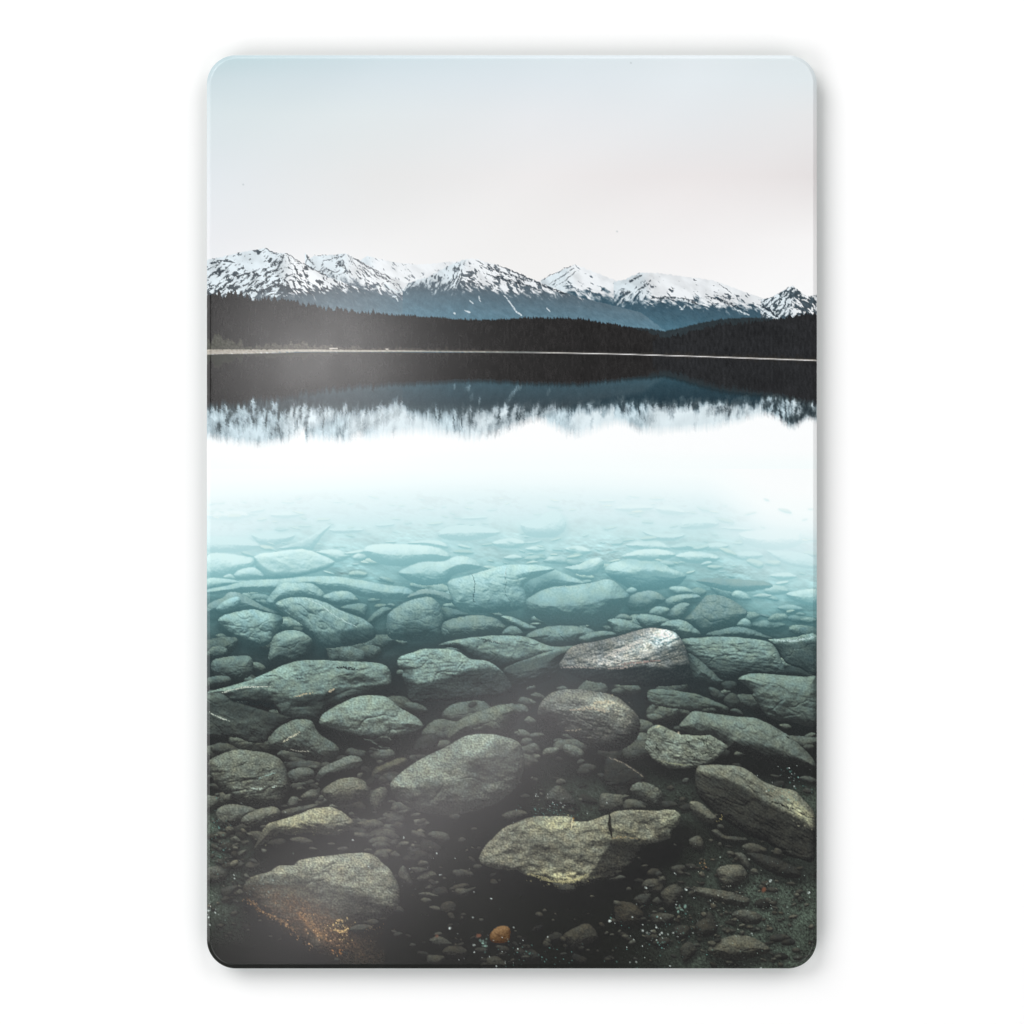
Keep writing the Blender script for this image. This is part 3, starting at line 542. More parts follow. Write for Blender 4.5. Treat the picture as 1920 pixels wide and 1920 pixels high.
    ([(1330, 1570), (1390, 1490), (1500, 1480), (1620, 1530), (1692, 1602), (1680, 1682), (1640, 1762), (1540, 1742), (1420, 1662)], t6, dict(g=.24, b=.85, rough=1.5)),
    ([(1270, 1690), (1330, 1670), (1430, 1690), (1512, 1772), (1400, 1792), (1260, 1792)], t6, dict(dim=.3, w=.4)),
    ([(0, 860), (80, 835), (160, 860), (320, 935), (400, 945), (520, 960), (680, 955), (760, 1010), (860, 1060), (850, 1112), (760, 1202), (620, 1282), (450, 1317), (240, 1332), (120, 1282), (20, 1212), (-60, 1102), (-50, 992), (-40, 902)], t7, dict(w=.45, b=1.08, R=.06, g=.2, rough=1.8, fall=.05, blot=.16, st=.3, sta=.2, sm=1, label='flat greenish stone with cracked rim')),
    ([(515, 1330), (600, 1290), (780, 1285), (980, 1300), (1100, 1350), (1250, 1460), (1450, 1540), (1620, 1575), (1720, 1680), (1842, 1832), (1852, 2102), (1830, 2372), (1700, 2352), (1480, 2282), (1300, 2152), (1100, 2082), (900, 1952), (700, 1802), (520, 1602)], t7, dict(ridge=[(500, 1360), (700, 1400), (900, 1455), (1050, 1535), (1200, 1640), (1350, 1722), (1500, 1792), (1700, 1900), (1860, 2010)], ff=.28, R=.08, g=.18, w=.35, st=.9, sta=.55, fall=.15, b=1.0)),
    ([(580, 540), (650, 390), (720, 280), (850, 230), (1050, 170), (1200, 110), (1400, 75), (1500, 95), (1620, 170), (1702, 262), (1620, 342), (1500, 397), (1350, 392), (1200, 365), (1000, 392), (860, 372), (760, 442), (650, 512)], b1, dict(w=.6, g=.24, b=1.06, R=.16, fall=.15, label='olive brown mossy stone')),
    ([(440, 20), (560, 30), (700, 150), (742, 202), (700, 272), (580, 232), (470, 132)], b4, dict(w=.4, dim=.08, g=.2)),
    ([(-370, 660), (-330, 560), (-250, 460), (-100, 320), (0, 265), (180, 200), (400, 180), (680, 190), (700, 240), (850, 235), (1100, 155), (1200, 120), (1500, 108), (1650, 125), (1720, 105), (1830, 110), (1892, 172), (1870, 272), (1800, 342), (1780, 422), (1650, 472), (1530, 502), (1400, 652), (1200, 852), (1000, 902), (830, 962), (640, 947), (460, 932), (380, 892), (260, 862), (160, 852), (60, 792), (-50, 792), (-230, 762), (-330, 722)], b3, dict(ridge=[(-380, 1000), (780, 930), (860, 860), (930, 760), (1020, 600), (1130, 470), (1250, 440), (1500, 500), (1900, 440)], ff=.30, R=.05, g=.25, w=.5, b=.98, fall=-.05, spk=.3, rough=1.6, blot=.14, sm=1, crease=.3, label='large yellowish speckled rock with a crack')),
    ([(460, 1030), (520, 880), (740, 810), (860, 740), (1020, 735), (1080, 680), (1300, 640), (1560, 610), (1800, 595), (1930, 620), (2010, 700), (2120, 800), (2200, 950), (2217, 1082), (2190, 1202), (2080, 1312), (1900, 1342), (1700, 1402), (1500, 1562), (1300, 1702), (1180, 1562), (1000, 1442), (840, 1342), (700, 1282), (560, 1182)], b1, dict(ridge=[(440, 830), (800, 830), (1100, 860), (1400, 900), (1700, 1040), (1950, 1180), (2220, 1200)], ff=.62, R=.1, g=.28, spk=.25, b=.98, w=.1, fall=.0, label='dark boulder with orange glints along its lower edge')),
):
    stone(q, tl, **kw)
for q, tl, kw in (
    ([(400, 820), (450, 740), (500, 800), (572, 952), (520, 962), (430, 902)], b2, dict(dim=.45)),
    ([(610, 880), (700, 820), (780, 800), (832, 852), (740, 902), (640, 912)], b2, dict(dim=.35, w=.3)),
    ([(540, 760), (680, 760), (742, 792), (640, 832), (560, 812)], b2, dict(dim=.55)),
    ([(700, 990), (820, 915), (862, 932), (780, 1012)], b2, dict(dim=.5)),
    ([(630, 1060), (720, 1035), (862, 1082), (780, 1092)], b2, dict(dim=.4)),
    ([(1090, 1050), (1150, 1010), (1260, 980), (1250, 1010), (1120, 1075)], b2, dict(dim=.55)),
    ([(870, 1230), (920, 1150), (1030, 1150), (1050, 1240), (960, 1290)], b2, dict(dim=.65, w=.8)),
    ([(750, 1580), (850, 1530), (960, 1580), (1000, 1630), (860, 1650)], b2, dict(dim=.45)),
    ([(900, 1720), (960, 1650), (1100, 1640), (1180, 1720), (1080, 1780)], b2, dict(dim=.6, w=.8)),
    ([(1340, 1880), (1400, 1780), (1520, 1760), (1620, 1880)], b2, dict(dim=.55, w=.9)),
    ([(1160, 1180), (1240, 1140), (1380, 1170), (1460, 1240), (1482, 1312), (1400, 1392), (1200, 1392), (1160, 1302)], b3, dict(dim=.6, w=1.5)),
    ([(570, 1530), (700, 1440), (860, 1390), (972, 1532), (880, 1602), (700, 1672), (640, 1622)], b3, dict(dim=.55, w=.8)),
    ([(1370, 1120), (1450, 1060), (1560, 1060), (1540, 1160), (1460, 1190)], b3, dict(dim=.6)),
    ([(1580, 1140), (1640, 1090), (1690, 1150), (1640, 1180)], b3, dict(dim=.5)),
    ([(680, 350), (760, 335), (840, 400), (1050, 420), (1082, 462), (960, 482), (800, 452)], b4, dict(dim=.5, w=.3)),
    ([(430, 450), (540, 400), (592, 472), (580, 562), (480, 542)], b4, dict(dim=.4, w=.4, st=.8, sta=.1)),
    ([(1080, 600), (1300, 620), (1600, 740), (1692, 862), (1500, 872), (1250, 762)], b4, dict(dim=.7, st=.4, sta=.4)),
    ([(940, 620), (970, 590), (1050, 610), (1120, 730), (1100, 792), (1000, 702)], b4, dict(dim=.4)),
    ([(740, 800), (820, 740), (1000, 730), (1070, 800), (1082, 882), (930, 992), (800, 952)], b4, dict(dim=.28, w=.3, R=.4)),
    ([(440, 1000), (520, 980), (760, 1010), (1000, 1060), (1120, 1130), (1060, 1212), (900, 1182), (700, 1132), (520, 1072)], b4, dict(dim=.35, w=.3, sh=.7)),
    ([(110, 1060), (200, 970), (300, 950), (372, 1042), (280, 1182), (200, 1212)], b4, dict(dim=.5, w=.4, g=.25)),
    ([(0, 1290), (120, 1270), (270, 1300), (200, 1380), (40, 1392)], b4, dict(dim=.5, w=.3)),
    ([(900, 1290), (1050, 1230), (1250, 1300), (1200, 1400), (1020, 1380)], b4, dict(dim=.4, sh=.4)),
    ([(500, 1400), (590, 1340), (660, 1250), (742, 1402), (720, 1512), (540, 1542)], b4, dict(dim=.6, w=.4)),
    ([(270, 1430), (400, 1410), (452, 1472), (380, 1562), (280, 1522)], b4, dict(dim=.6, w=.4)),
    ([(330, 1680), (430, 1590), (522, 1682), (480, 1752), (380, 1822)], b4, dict(dim=.55, w=.4)),
    ([(640, 1690), (800, 1560), (1000, 1520), (1180, 1560), (1352, 1682), (1200, 1762), (1000, 1802), (800, 1792)], b4, dict(dim=.2, w=.6, sh=1)),
    ([(290, 650), (360, 600), (440, 570), (500, 560), (430, 640), (330, 670)], b1, dict(dim=.35)),
    ([(300, 760), (360, 720), (440, 700), (470, 720), (380, 780)], b1, dict(dim=.35)),
    ([(36, 780), (160, 740), (280, 780), (250, 900), (120, 930), (36, 930)], b1, dict(dim=.35)),
    ([(200, 1010), (290, 970), (400, 965), (350, 1050), (250, 1100)], b1, dict(dim=.55)),
    ([(1560, 180), (1640, 130), (1780, 110), (1860, 160), (1740, 210), (1640, 230)], b2, dict(dim=.5, w=.4)),
):
    stone(q, tl, name='printed_pebble', **{**dict(g=.2, R=.3), **kw})
stone([(1430, 1520), (1500, 1440), (1600, 1415), (1662, 1462), (1640, 1582), (1540, 1612), (1450, 1592)], b2, name='printed_pebble', w=0, g=.16, label='small orange pebble')
w = window(905, 1725, 970, 1780); q = (np.abs(IMG[w].mean(-1, keepdims=True)))
ob = (ID[w] == len(NAMES) - 1)[..., None]
IMG[w] = np.where(ob, np.clip(q * np.array([.95, .86, .68]) + np.array([.09, .02, -.03]), 0, 1), IMG[w])

# darker bands and patches on single stones
def shade(pts, tile, k, soft=6, seed=0):
    global IMG
    ox, oy, s = tile; p = smooth_poly([(ox + a / s, oy + c / s) for a, c in pts], 2)
    wd = window(p[:, 0].min() - 15, p[:, 1].min() - 15, p[:, 0].max() + 15, p[:, 1].max() + 15)
    x, y = X[wd], Y[wd]; m = sst(-soft, soft, sdf(p, x, y) + 3 * fbm(x, y, 14, 3, seed))
    bs = SHD(veff(x, y)); IMG[wd] = IMG[wd] * (1 - m[..., None]) + ((IMG[wd] - bs) * k + bs) * m[..., None]


shade([(1100, 1450), (1200, 1240), (1400, 1090), (1560, 1020), (1760, 1040), (1800, 1200), (1600, 1380), (1400, 1520), (1100, 1640), (700, 1720), (520, 1640), (800, 1480)], t5, .68, 7, 3)
shade([(380, 1560), (560, 1700), (900, 1790), (900, 1850), (500, 1830), (330, 1650)], t5, .75, 9, 4)
shade([(500, 950), (640, 930), (640, 1100), (720, 1200), (820, 1220), (620, 1230), (480, 1100)], b1, .6, 7, 5)
shade([(540, 560), (640, 400), (740, 290), (840, 240), (820, 370), (700, 460)], b1, .55, 5, 6)
shade([(300, 800), (300, 700), (450, 640), (500, 900), (700, 1000), (600, 1000)], t6, .4, 9, 7)
shade([(1500, 700), (1450, 560), (1600, 520), (1900, 480), (1880, 660), (1500, 900), (1300, 1000), (1050, 980), (1250, 840)], b3, .3, 7, 8)


shade([(300, 535), (430, 560), (780, 585), (870, 705), (640, 650), (430, 600)], t4, .12, 3, 9)
shade([(900, 500), (1000, 545), (1200, 510), (1390, 500), (1370, 640), (1290, 740), (1150, 600), (1000, 600)], t4, .62, 4, 10)
shade([(1350, 520), (1480, 430), (1500, 560), (1400, 640)], t4, .4, 4, 11)
shade([(1100, 1250), (1260, 1130), (1280, 1220), (1180, 1280)], t4, .8, 4, 12)
shade([(0, 960), (150, 985), (330, 970), (380, 1010), (200, 1100), (0, 1090)], t5, .5, 4, 13)
shade([(430, 200), (540, 190), (570, 280), (500, 300)], t5, .6, 3, 14)
shade([(1250, 1380), (1500, 1310), (1560, 1420), (1300, 1500)], t1, .55, 4, 15)
shade([(0, 1290), (100, 1300), (240, 1340), (200, 1400), (0, 1420)], t2, .55, 6, 16)


def lift(cu_, cv_, su, sv, ang, gain, hue=(1, 1, 1)):
    wd = window(cu_ - 3 * su, cv_ - 3 * su, cu_ + 3 * su, cv_ + 3 * su); x, y = X[wd] - cu_, Y[wd] - cv_
    p = x * np.cos(ang) + y * np.sin(ang); q = -x * np.sin(ang) + y * np.cos(ang)
    a = gain * np.exp(-.5 * ((p / su) ** 2 + (q / sv) ** 2)) * (.7 + .9 * np.clip(fbm(X[wd], Y[wd], 9, 3, 33) + .3, 0, 1))
    a = a * (ID[wd] == ID[int((cv_ - V0) / STEP), int((cu_ - U0) / STEP)])
    IMG[wd] = np.clip(IMG[wd] + (IMG[wd] - .13).clip(0) * a[..., None] * np.array(hue), 0, 1)


lift(1215, 1205, 42, 12, -.30, 1.0, (1.05, 1, 1.0)); lift(1150, 1240, 52, 9, -.15, .6, (1.12, .96, .94)); lift(1250, 1195, 16, 12, 0, .7)
lift(1130, 1322, 26, 9, .1, 1.0, (1.08, 1, .95)); lift(1165, 1345, 14, 16, .5, .5, (1.08, 1, .92)); lift(1110, 1360, 46, 18, .1, .3, (1.06, 1, .96)); lift(1062, 1330, 22, 6, .1, .5)
lift(1058, 1648, 44, 11, .1, .8, (1.04, 1, .8)); lift(1040, 1545, 34, 10, -.05, .5, (1, 1, .85)); lift(1160, 1565, 26, 12, .2, .35, (1.04, 1, .8)); lift(1270, 1540, 16, 14, 0, .3, (.9, 1, .85)); lift(1040, 1600, 60, 18, .2, -.22)
lift(1500, 1525, 22, 8, .8, .9, (1.05, 1, .85)); lift(520, 1265, 60, 8, -.12, .3); lift(560, 1540, 50, 12, -.2, .25, (1.06, 1, .7))
lift(640, 1625, 50, 14, .1, .3); lift(455, 1480, 20, 12, .3, .4)
# rusty patch at the foot of the front left boulder
wd = window(440, 1660, 720, 1806); x, y = X[wd], Y[wd]
ru = np.exp(-.5 * ((((x - 590) * .85 + (y - 1730) * .52) / 74) ** 2 + ((-(x - 590) * .52 + (y - 1730) * .85) / 22) ** 2)) * (.35 + 1.3 * np.clip(fbm(x, y, 8, 4, 35, .5, 1.4, .7) + .25, 0, 1))
IMG[wd] = mix(IMG[wd], np.array([104, 84, 66]) / 255 * (.62 + .75 * np.clip(fbm(x, y, 3.5, 2, 36) + .3, 0, 1))[..., None], np.clip(ru * 1.35, 0, .85))


stroke([(b3[0] + 1100 / 6, b3[1] + 150 / 6), (b3[0] + 1096 / 6, b3[1] + 290 / 6), (b3[0] + 1130 / 6, b3[1] + 430 / 6)], 3.2, (38, 39, 35), .9, 5, 2, True)
shade([(1140, 430), (1300, 420), (1500, 500), (1400, 620), (1200, 640), (1080, 560)], b3, .6, 4, 19)
shade([(1640, 200), (1680, 260), (1640, 330), (1700, 380), (1660, 420), (1600, 330)], b3, .7, 3, 20)


def specks(n, cu, cv, su, sv, col, r0, r1, seed, alpha=.9, ang=0.0):
    global IMG
    r_ = np.random.RandomState(seed); ca, sa = np.cos(ang), np.sin(ang)
    for _ in range(n):
        a, b_ = r_.randn() * su, r_.randn() * sv
        u, v = cu + a * ca - b_ * sa, cv + a * sa + b_ * ca
        r = r0 + (r1 - r0) * r_.rand() ** 2.5; e = r_.uniform(.55, 1.0); th = r_.uniform(0, 3.14)
        wd = window(u - r * 2 - 3, v - r * 2 - 3, u + r * 2 + 3, v + r * 2 + 3)
        if wd is None: continue
        x, y = X[wd] - u, Y[wd] - v
        p = x * np.cos(th) + y * np.sin(th); q = -x * np.sin(th) + y * np.cos(th)
        m = sst(1.35, .55, np.sqrt(p * p + (q / e) ** 2) / r) * alpha * r_.uniform(.35, 1)
        IMG[wd] = mix(IMG[wd], np.array(col) / 255 * r_.uniform(.75, 1.05), m)


def pebbles(n, cu, cv, su, sv, r0, r1, seed, dim=.5):
    r_ = np.random.RandomState(seed)
    for _ in range(n):
        u, v = cu + r_.randn() * su, cv + r_.randn() * sv
        if not (U0 + 2 < u < U1 - 2 and v < V1 - 4): continue
        i, j = int((u - U0) / STEP), int((v - V0) / STEP)
        if ID[j, i] != k_bed: continue
        r = r0 + (r1 - r0) * r_.rand() ** 2; a0 = r_.uniform(0, 6.28); e = r_.uniform(.45, .85); th = r_.uniform(-.6, .8)
        k = r_.randint(6, 9); an = a0 + np.arange(k) * 6.283 / k
        rr = r * r_.uniform(.75, 1.15, k); px, py = np.cos(an) * rr, np.sin(an) * rr * e
        stone(np.stack([u + px * np.cos(th) - py * np.sin(th), v + px * np.sin(th) + py * np.cos(th)], 1), None, dim=min(.9, dim + r_.uniform(-.2, .25)), w=r_.uniform(0, .9), g=.2, R=.3, ids=False, sh=.8, seed=r_.randint(150), sm=1)


def scatter(n, u0, u1, v0, v1, r0, r1, seed, dim):
    r_ = np.random.RandomState(seed)
    for v in np.sort(r_.uniform(v0, v1, n)):
        u = r_.uniform(u0, u1); i, j = int((u - U0) / STEP), int((v - V0) / STEP)
        if ID[j, i] != k_bed or (u < 610 and v > 1640) or (880 < u < 1170 and 1670 < v < 1745): continue
        r = (r0 + (r1 - r0) * r_.rand() ** 2) * (.5 + .5 * sst(920, 1200, v)); k = r_.randint(6, 9); an = r_.uniform(0, 6) + np.arange(k) * 6.283 / k
        rr = r * r_.uniform(.75, 1.2, k); e = r_.uniform(.3, .55) * (.6 + .6 * sst(950, 1300, v)); th = r_.uniform(-.25, .35)
        px, py = np.cos(an) * rr, np.sin(an) * rr * e
        keepimg = IMG[window(u - 90, v - 90, u + 90, v + 90)].copy(); kid = ID[window(u - 90, v - 90, u + 90, v + 90)] == k_bed
        stone(np.stack([u + px * np.cos(th) - py * np.sin(th), v + px * np.sin(th) + py * np.cos(th)], 1), None, dim=np.clip(dim + r_.uniform(-.18, .18), 0, .95), w=r_.uniform(0, .5), g=.16, R=.3, ids=False, sh=.7, seed=r_.randint(150))
        wnd = window(u - 90, v - 90, u + 90, v + 90); IMG[wnd] = np.where(kid[..., None], IMG[wnd], keepimg)


scatter(200, 395, 1525, 915, 1060, 8, 30, 21, .3); scatter(230, 395, 1525, 1050, 1190, 8, 32, 22, .22); scatter(300, 395, 1525, 1180, 1420, 10, 46, 23, .34); scatter(120, 395, 800, 1400, 1600, 8, 30, 25, .42); scatter(320, 395, 1525, 1400, 1800, 6, 26, 24, .6)

pebbles(120, 1400, 1720, 75, 55, 2, 9, 1, .4); pebbles(90, 1250, 1730, 80, 50, 2, 9, 2, .5); pebbles(50, 960, 1770, 90, 30, 2.5, 9, 3, .65)
pebbles(80, 425, 1590, 26, 65, 2.5, 10, 4, .4); pebbles(40, 800, 1640, 60, 40, 3, 9, 5, .65); pebbles(30, 1100, 1505, 90, 22, 3, 9, 6, .55); pebbles(26, 560, 1490, 60, 26, 3, 10, 7, .5); pebbles(30, 1350, 1620, 70, 40, 3, 10, 8, .55); pebbles(20, 460, 1720, 50, 30, 3, 9, 9, .75)
pebbles(14, 700, 1480, 40, 50, 5, 14, 11, .6); pebbles(16, 1290, 1390, 60, 90, 4, 10, 12, .6); pebbles(10, 880, 1370, 60, 50, 5, 13, 13, .75)

WH = (226, 240, 234); TE = (120, 178, 168); OR = (206, 164, 116); GD = (206, 190, 130)
specks(40, 1240, 1745, 42, 30, WH, .7, 2.2, 1); specks(30, 930, 1775, 40, 24, WH, .7, 2.2, 2); specks(90, 1430, 1710, 60, 45, (170, 190, 178), .7, 1.8, 3, .8); specks(60, 1240, 1750, 46, 34, TE, .8, 2.2, 4, .7)
specks(50, 1000, 1790, 50, 18, TE, .7, 2, 5, .7); specks(50, 1030, 1522, 30, 9, TE, .7, 1.8, 6, .7); specks(16, 1010, 1510, 24, 12, WH, .7, 1.6, 7); specks(40, 405, 1590, 10, 40, TE, .7, 2.2, 8, .7)
specks(24, 1470, 1450, 30, 14, WH, .7, 2.2, 9, .8); specks(40, 1490, 1470, 24, 22, TE, .7, 2.0, 10, .7); specks(22, 1340, 1640, 50, 30, (190, 200, 185), .7, 1.9, 11); specks(14, 830, 1630, 50, 30, WH, .7, 1.5, 12, .7)
specks(26, 480, 1570, 40, 60, (180, 196, 186), .6, 1.5, 13, .6); specks(12, 396, 1710, 5, 16, WH, .9, 2.4, 14)
specks(10, 1320, 1620, 4, 5, OR, 1, 2.6, 16, .8); specks(8, 1352, 1535, 4, 4, GD, 1, 2.4, 17)
for u, v, r in ((844, 1740, 4.6), (1143, 1727, 3.6), (1027, 1757, 2.4), (1286, 1668, 3.2), (1445, 1651, 4), (1516, 1674, 4), (1205, 1745, 4.5), (1241, 1749, 3.4), (1222, 1745, 2.6), (1214, 1749, 3.6), (888, 1772, 4), (757, 1571, 3), (661, 1575, 2), (1479, 1440, 3), (827, 1640, 3), (819, 1600, 2.4), (1210, 1664, 3.6), (440, 1647, 3), (438, 1640, 2), (390, 1708, 3), (691, 1625, 2.4), (1138, 1505, 2), (921, 1685, 2.4), (1427, 1816, 4), (1101, 1525, 2), (768, 1629, 1.8), (887, 1720, 3), (535, 1523, 2), (1265, 1637, 3), (1409, 1750, 3)):
    specks(1, u, v, .1, .1, WH, r * .62, r * .72, int(u)); specks(2, u, v, r * .5, r * .3, WH, r * .3, r * .5, int(u) + 1)
for u, v, r in ((1433, 1668, 6), (897, 1755, 5), (820, 1755, 4)): specks(3, u, v, 2, 1, (124, 84, 66), r * .6, r * .9, int(u), .7)
specks(10, 1278, 1705, 6, 4, (150, 190, 175), 2, 4, 41, .7); specks(10, 908, 1768, 5, 6, (160, 200, 185), 2, 4, 42, .8)

# cracks and bright veins, with highlights and glints painted into the ink
for pts, tl, wd, col, al in (([(600, 850), (630, 940), (610, 1080), (640, 1110)], t2, 1.1, (70, 104, 108), .8), ([(905, 775), (900, 860), (915, 930), (890, 1000), (930, 1080), (1000, 1140)], t2, .9, (85, 120, 122), .7), ([(600, 855), (740, 825), (880, 790)], t2, 1.3, (190, 222, 220), .75), ([(908, 780), (902, 880)], t2, 1.2, (196, 226, 224), .7),
                              ([(920, 1060), (1060, 1120), (1180, 1220), (1390, 1325)], t1, 1.1, (190, 220, 218), .8), ([(930, 1060), (1080, 1110), (1240, 1180), (1380, 1250)], t1, .8, (170, 205, 205), .6), ([(1460, 1050), (1700, 930), (1620, 960)], t2, .8, (180, 210, 205), .5), ([(1300, 975), (1420, 955), (1560, 962)], t2, 1.0, (180, 212, 206), .6),
                              ([(1500, 195), (1600, 185), (1740, 215)], t4, 3.0, (40, 48, 50), .95), ([(1040, 315), (1140, 308)], t4, 1.3, (50, 60, 62), .8), ([(210, 475), (420, 412), (560, 405), (760, 405)], t4, 1.6, (205, 214, 200), .85), ([(1020, 525), (1150, 490), (1260, 470)], t4, 1.5, (190, 180, 150), .8), ([(1420, 465), (1480, 430)], t4, 2.2, (214, 200, 170), .8), ([(80, 690), (160, 740), (300, 790)], t4, 1.5, (205, 214, 200), .8), ([(300, 545), (450, 580), (760, 600), (850, 690)], t4, 4.5, (38, 46, 48), .85), ([(1390, 480), (1370, 600), (1360, 680)], t4, 3, (40, 46, 46), .8),
                              ([(900, 1030), (990, 975), (1090, 915)], t4, 2.2, (205, 205, 180), .85), ([(980, 1110), (1100, 1130), (1200, 1130)], t4, 1.4, (180, 180, 165), .7), ([(540, 1550), (650, 1560), (700, 1530)], t4, 2.0, (190, 210, 196), .8), ([(620, 1440), (760, 1390), (830, 1370)], t4, 1.5, (150, 180, 170), .7), ([(780, 1545), (830, 1510)], t4, 1.8, (200, 220, 208), .8),
                              ([(1100, 160), (1095, 260), (1110, 360), (1130, 440)], b3, 2.0, (36, 37, 33), .9), ([(1130, 430), (1200, 410), (1300, 420), (1420, 430)], b3, 1.6, (168, 150, 110), .7), ([(680, 195), (675, 280), (660, 340)], b3, 2.0, (220, 214, 175), .85), ([(690, 200), (690, 260)], b3, 1.4, (150, 110, 40), .8), ([(520, 330), (600, 250), (670, 340)], b3, 3.2, (190, 190, 150), .55), ([(150, 830), (260, 850), (400, 900), (620, 930), (780, 880), (850, 830)], b3, 3.2, (196, 190, 140), .6), ([(600, 700), (640, 680), (720, 720)], b3, 3, (190, 192, 160), .5),
                              ([(1080, 1195), (1200, 1240), (1330, 1310), (1490, 1425)], t6, 1.4, (140, 134, 118), .85), ([(640, 670), (760, 660), (880, 640), (980, 660), (1100, 680)], t6, 3.0, (200, 186, 160), .6), ([(900, 600), (1040, 570), (1160, 590)], t6, 3.5, (196, 184, 152), .6), ([(600, 900), (700, 905), (780, 880)], t6, 2.2, (160, 152, 130), .6),
                              ([(70, 1050), (60, 1100), (110, 1130)], t7, 1.4, (44, 48, 44), .9), ([(380, 1020), (460, 1040)], t7, 1.8, (40, 46, 42), .9), ([(460, 1190), (520, 1215)], t7, 2.0, (38, 42, 40), .9), ([(520, 970), (600, 1010), (590, 1080)], t7, 1.8, (50, 58, 50), .8), ([(640, 960), (620, 1060), (700, 1120)], t7, 1.6, (55, 62, 54), .8), ([(560, 1160), (660, 1150), (740, 1110)], t7, 1.6, (50, 56, 50), .8), ([(300, 920), (340, 940)], t7, 2.2, (214, 208, 180), .8), ([(40, 860), (110, 845)], t7, 2.2, (200, 200, 160), .8), ([(350, 1120), (480, 1160)], t7, 1.2, (60, 68, 60), .8), ([(100, 1240), (250, 1270), (420, 1290)], t7, 1.2, (150, 158, 128), .7),
                              ([(1340, 1690), (1480, 1740), (1640, 1790)], t7, 2.4, (38, 40, 38), .85), ([(1500, 1180), (1580, 1240)], t7, 1.0, (40, 46, 44), .7), ([(1560, 1640), (1640, 1720), (1760, 1830), (1830, 1880)], t7, 4.5, (172, 172, 138), .55), ([(1520, 960), (1560, 980)], t7, 1.5, (36, 40, 40), .9),
                              ([(1500, 1440), (1600, 1450), (1720, 1440), (1880, 1410)], t3, 2.4, (196, 222, 220), .75), ([(-430, 1690), (-250, 1680), (-60, 1700)], t3, 1.8, (190, 178, 168), .6), ([(-40, 1600), (140, 1530), (300, 1450), (420, 1400), (600, 1410)], t3, 6.5, (226, 218, 206), .42), ([(0, 1560), (200, 1500), (330, 1420)], t3, 4, (238, 230, 220), .4), ([(100, 1660), (300, 1640), (480, 1620)], t3, 2.5, (150, 120, 112), .6), ([(0, 1700), (120, 1690), (240, 1670)], t3, 2.2, (206, 190, 178), .6),
                              ([(650, 1420), (760, 1450), (880, 1475)], t2, 2.6, (50, 66, 68), .85), ([(760, 1440), (870, 1470)], t2, 1.4, (160, 180, 172), .7), ([(360, 1490), (440, 1465), (520, 1490)], t2, 1.8, (54, 66, 66), .8), ([(0, 990), (100, 1010), (190, 1090), (310, 1090)], t5, 1.6, (100, 112, 104), .7), ([(180, 990), (260, 960), (330, 1000)], t5, 1.6, (110, 120, 110), .7), ([(290, 850), (310, 900), (270, 960)], t5, 1.8, (45, 52, 52), .8),
                              ([(510, 1110), (600, 1200), (720, 1280), (850, 1330), (960, 1400), (1080, 1540)], b1, 2.2, (150, 112, 76), .4), ([(1060, 1270), (1200, 1400), (1300, 1500), (1420, 1590)], b1, 5.5, (160, 116, 72), .45), ([(1500, 1470), (1560, 1490), (1640, 1440)], b1, 3, (232, 196, 130), .8), ([(1510, 1350), (1580, 1350)], b1, 2.4, (226, 190, 126), .7)):
    ox, oy, s = tl
    stroke([(ox + a / s, oy + c / s) for a, c in pts], wd, col, al, int(pts[0][0]) % 97, 2.2, True, .22 if wd > 1.2 else .08)
for k, (u, v) in enumerate([(467, 1688), (474, 1695), (482, 1702), (490, 1708), (500, 1714), (510, 1718), (518, 1721), (526, 1726), (534, 1731), (542, 1737), (550, 1745), (558, 1754)]):
    specks(14, u + 3 * np.sin(k * 2.1), v + 2 * np.cos(k * 1.7), 7, 3.4, OR if k % 2 else (170, 134, 92), .6, 1.8, 200 + k, .75, .6)
specks(110, 596, 1742, 34, 8, OR, .7, 2.2, 51, .85, .75); specks(70, 580, 1718, 46, 9, (170, 130, 88), .7, 1.8, 52, .6, .5); specks(50, 640, 1742, 12, 10, (236, 206, 140), .7, 2.4, 53, .9); specks(40, 690, 1740, 30, 6, (150, 118, 84), .7, 1.6, 57, .6); specks(10, 582, 1772, 5, 5, OR, .8, 2, 54); specks(10, 632, 1786, 6, 4, (176, 120, 70), 1, 2.6, 55)
specks(60, 1150, 1670, 70, 3, (206, 196, 140), .8, 1.8, 56, .0); specks(70, 1060, 1650, 26, 6, (222, 214, 160), .8, 2.0, 57, .7); specks(60, 1060, 1545, 14, 8, (220, 216, 172), .8, 2.0, 58, .7); specks(34, 500, 1665, 18, 12, (150, 176, 168), .7, 2.0, 59, .6); specks(30, 1500, 1530, 16, 10, (214, 210, 180), .8, 2.0, 60, .7, .8)
specks(60, 1180, 1222, 40, 9, (246, 236, 222), .8, 2.2, 61, .7, -.35); specks(40, 1145, 1325, 24, 8, (214, 200, 168), .8, 2.0, 62, .6)
specks(160, 1420, 1720, 70, 55, (128, 150, 138), .6, 1.5, 64, .6); specks(90, 1270, 1750, 50, 30, (120, 140, 128), .6, 1.5, 65, .6); specks(70, 415, 1600, 16, 50, (110, 138, 130), .6, 1.6, 66, .6)
specks(70, 590, 1548, 40, 10, (150, 152, 112), .7, 1.6, 63, .5, -.2)
IMG = np.clip(IMG, 0, 1)
# the crisp rendering of a sharpened photograph
bl = sum(np.roll(np.roll(IMG, a, 0), b, 1) for a in (-1, 0, 1) for b in (-1, 0, 1)) / 9
IMG = np.clip(IMG + .22 * (IMG - bl), 0, 1)
# faint film grain of the printed photograph
IMG = np.clip(IMG + (.010 * np.random.RandomState(5).randn(*IMG.shape[:2]) * sst(.95, .45, IMG.mean(-1)))[..., None], 0, 1).astype(np.float32)

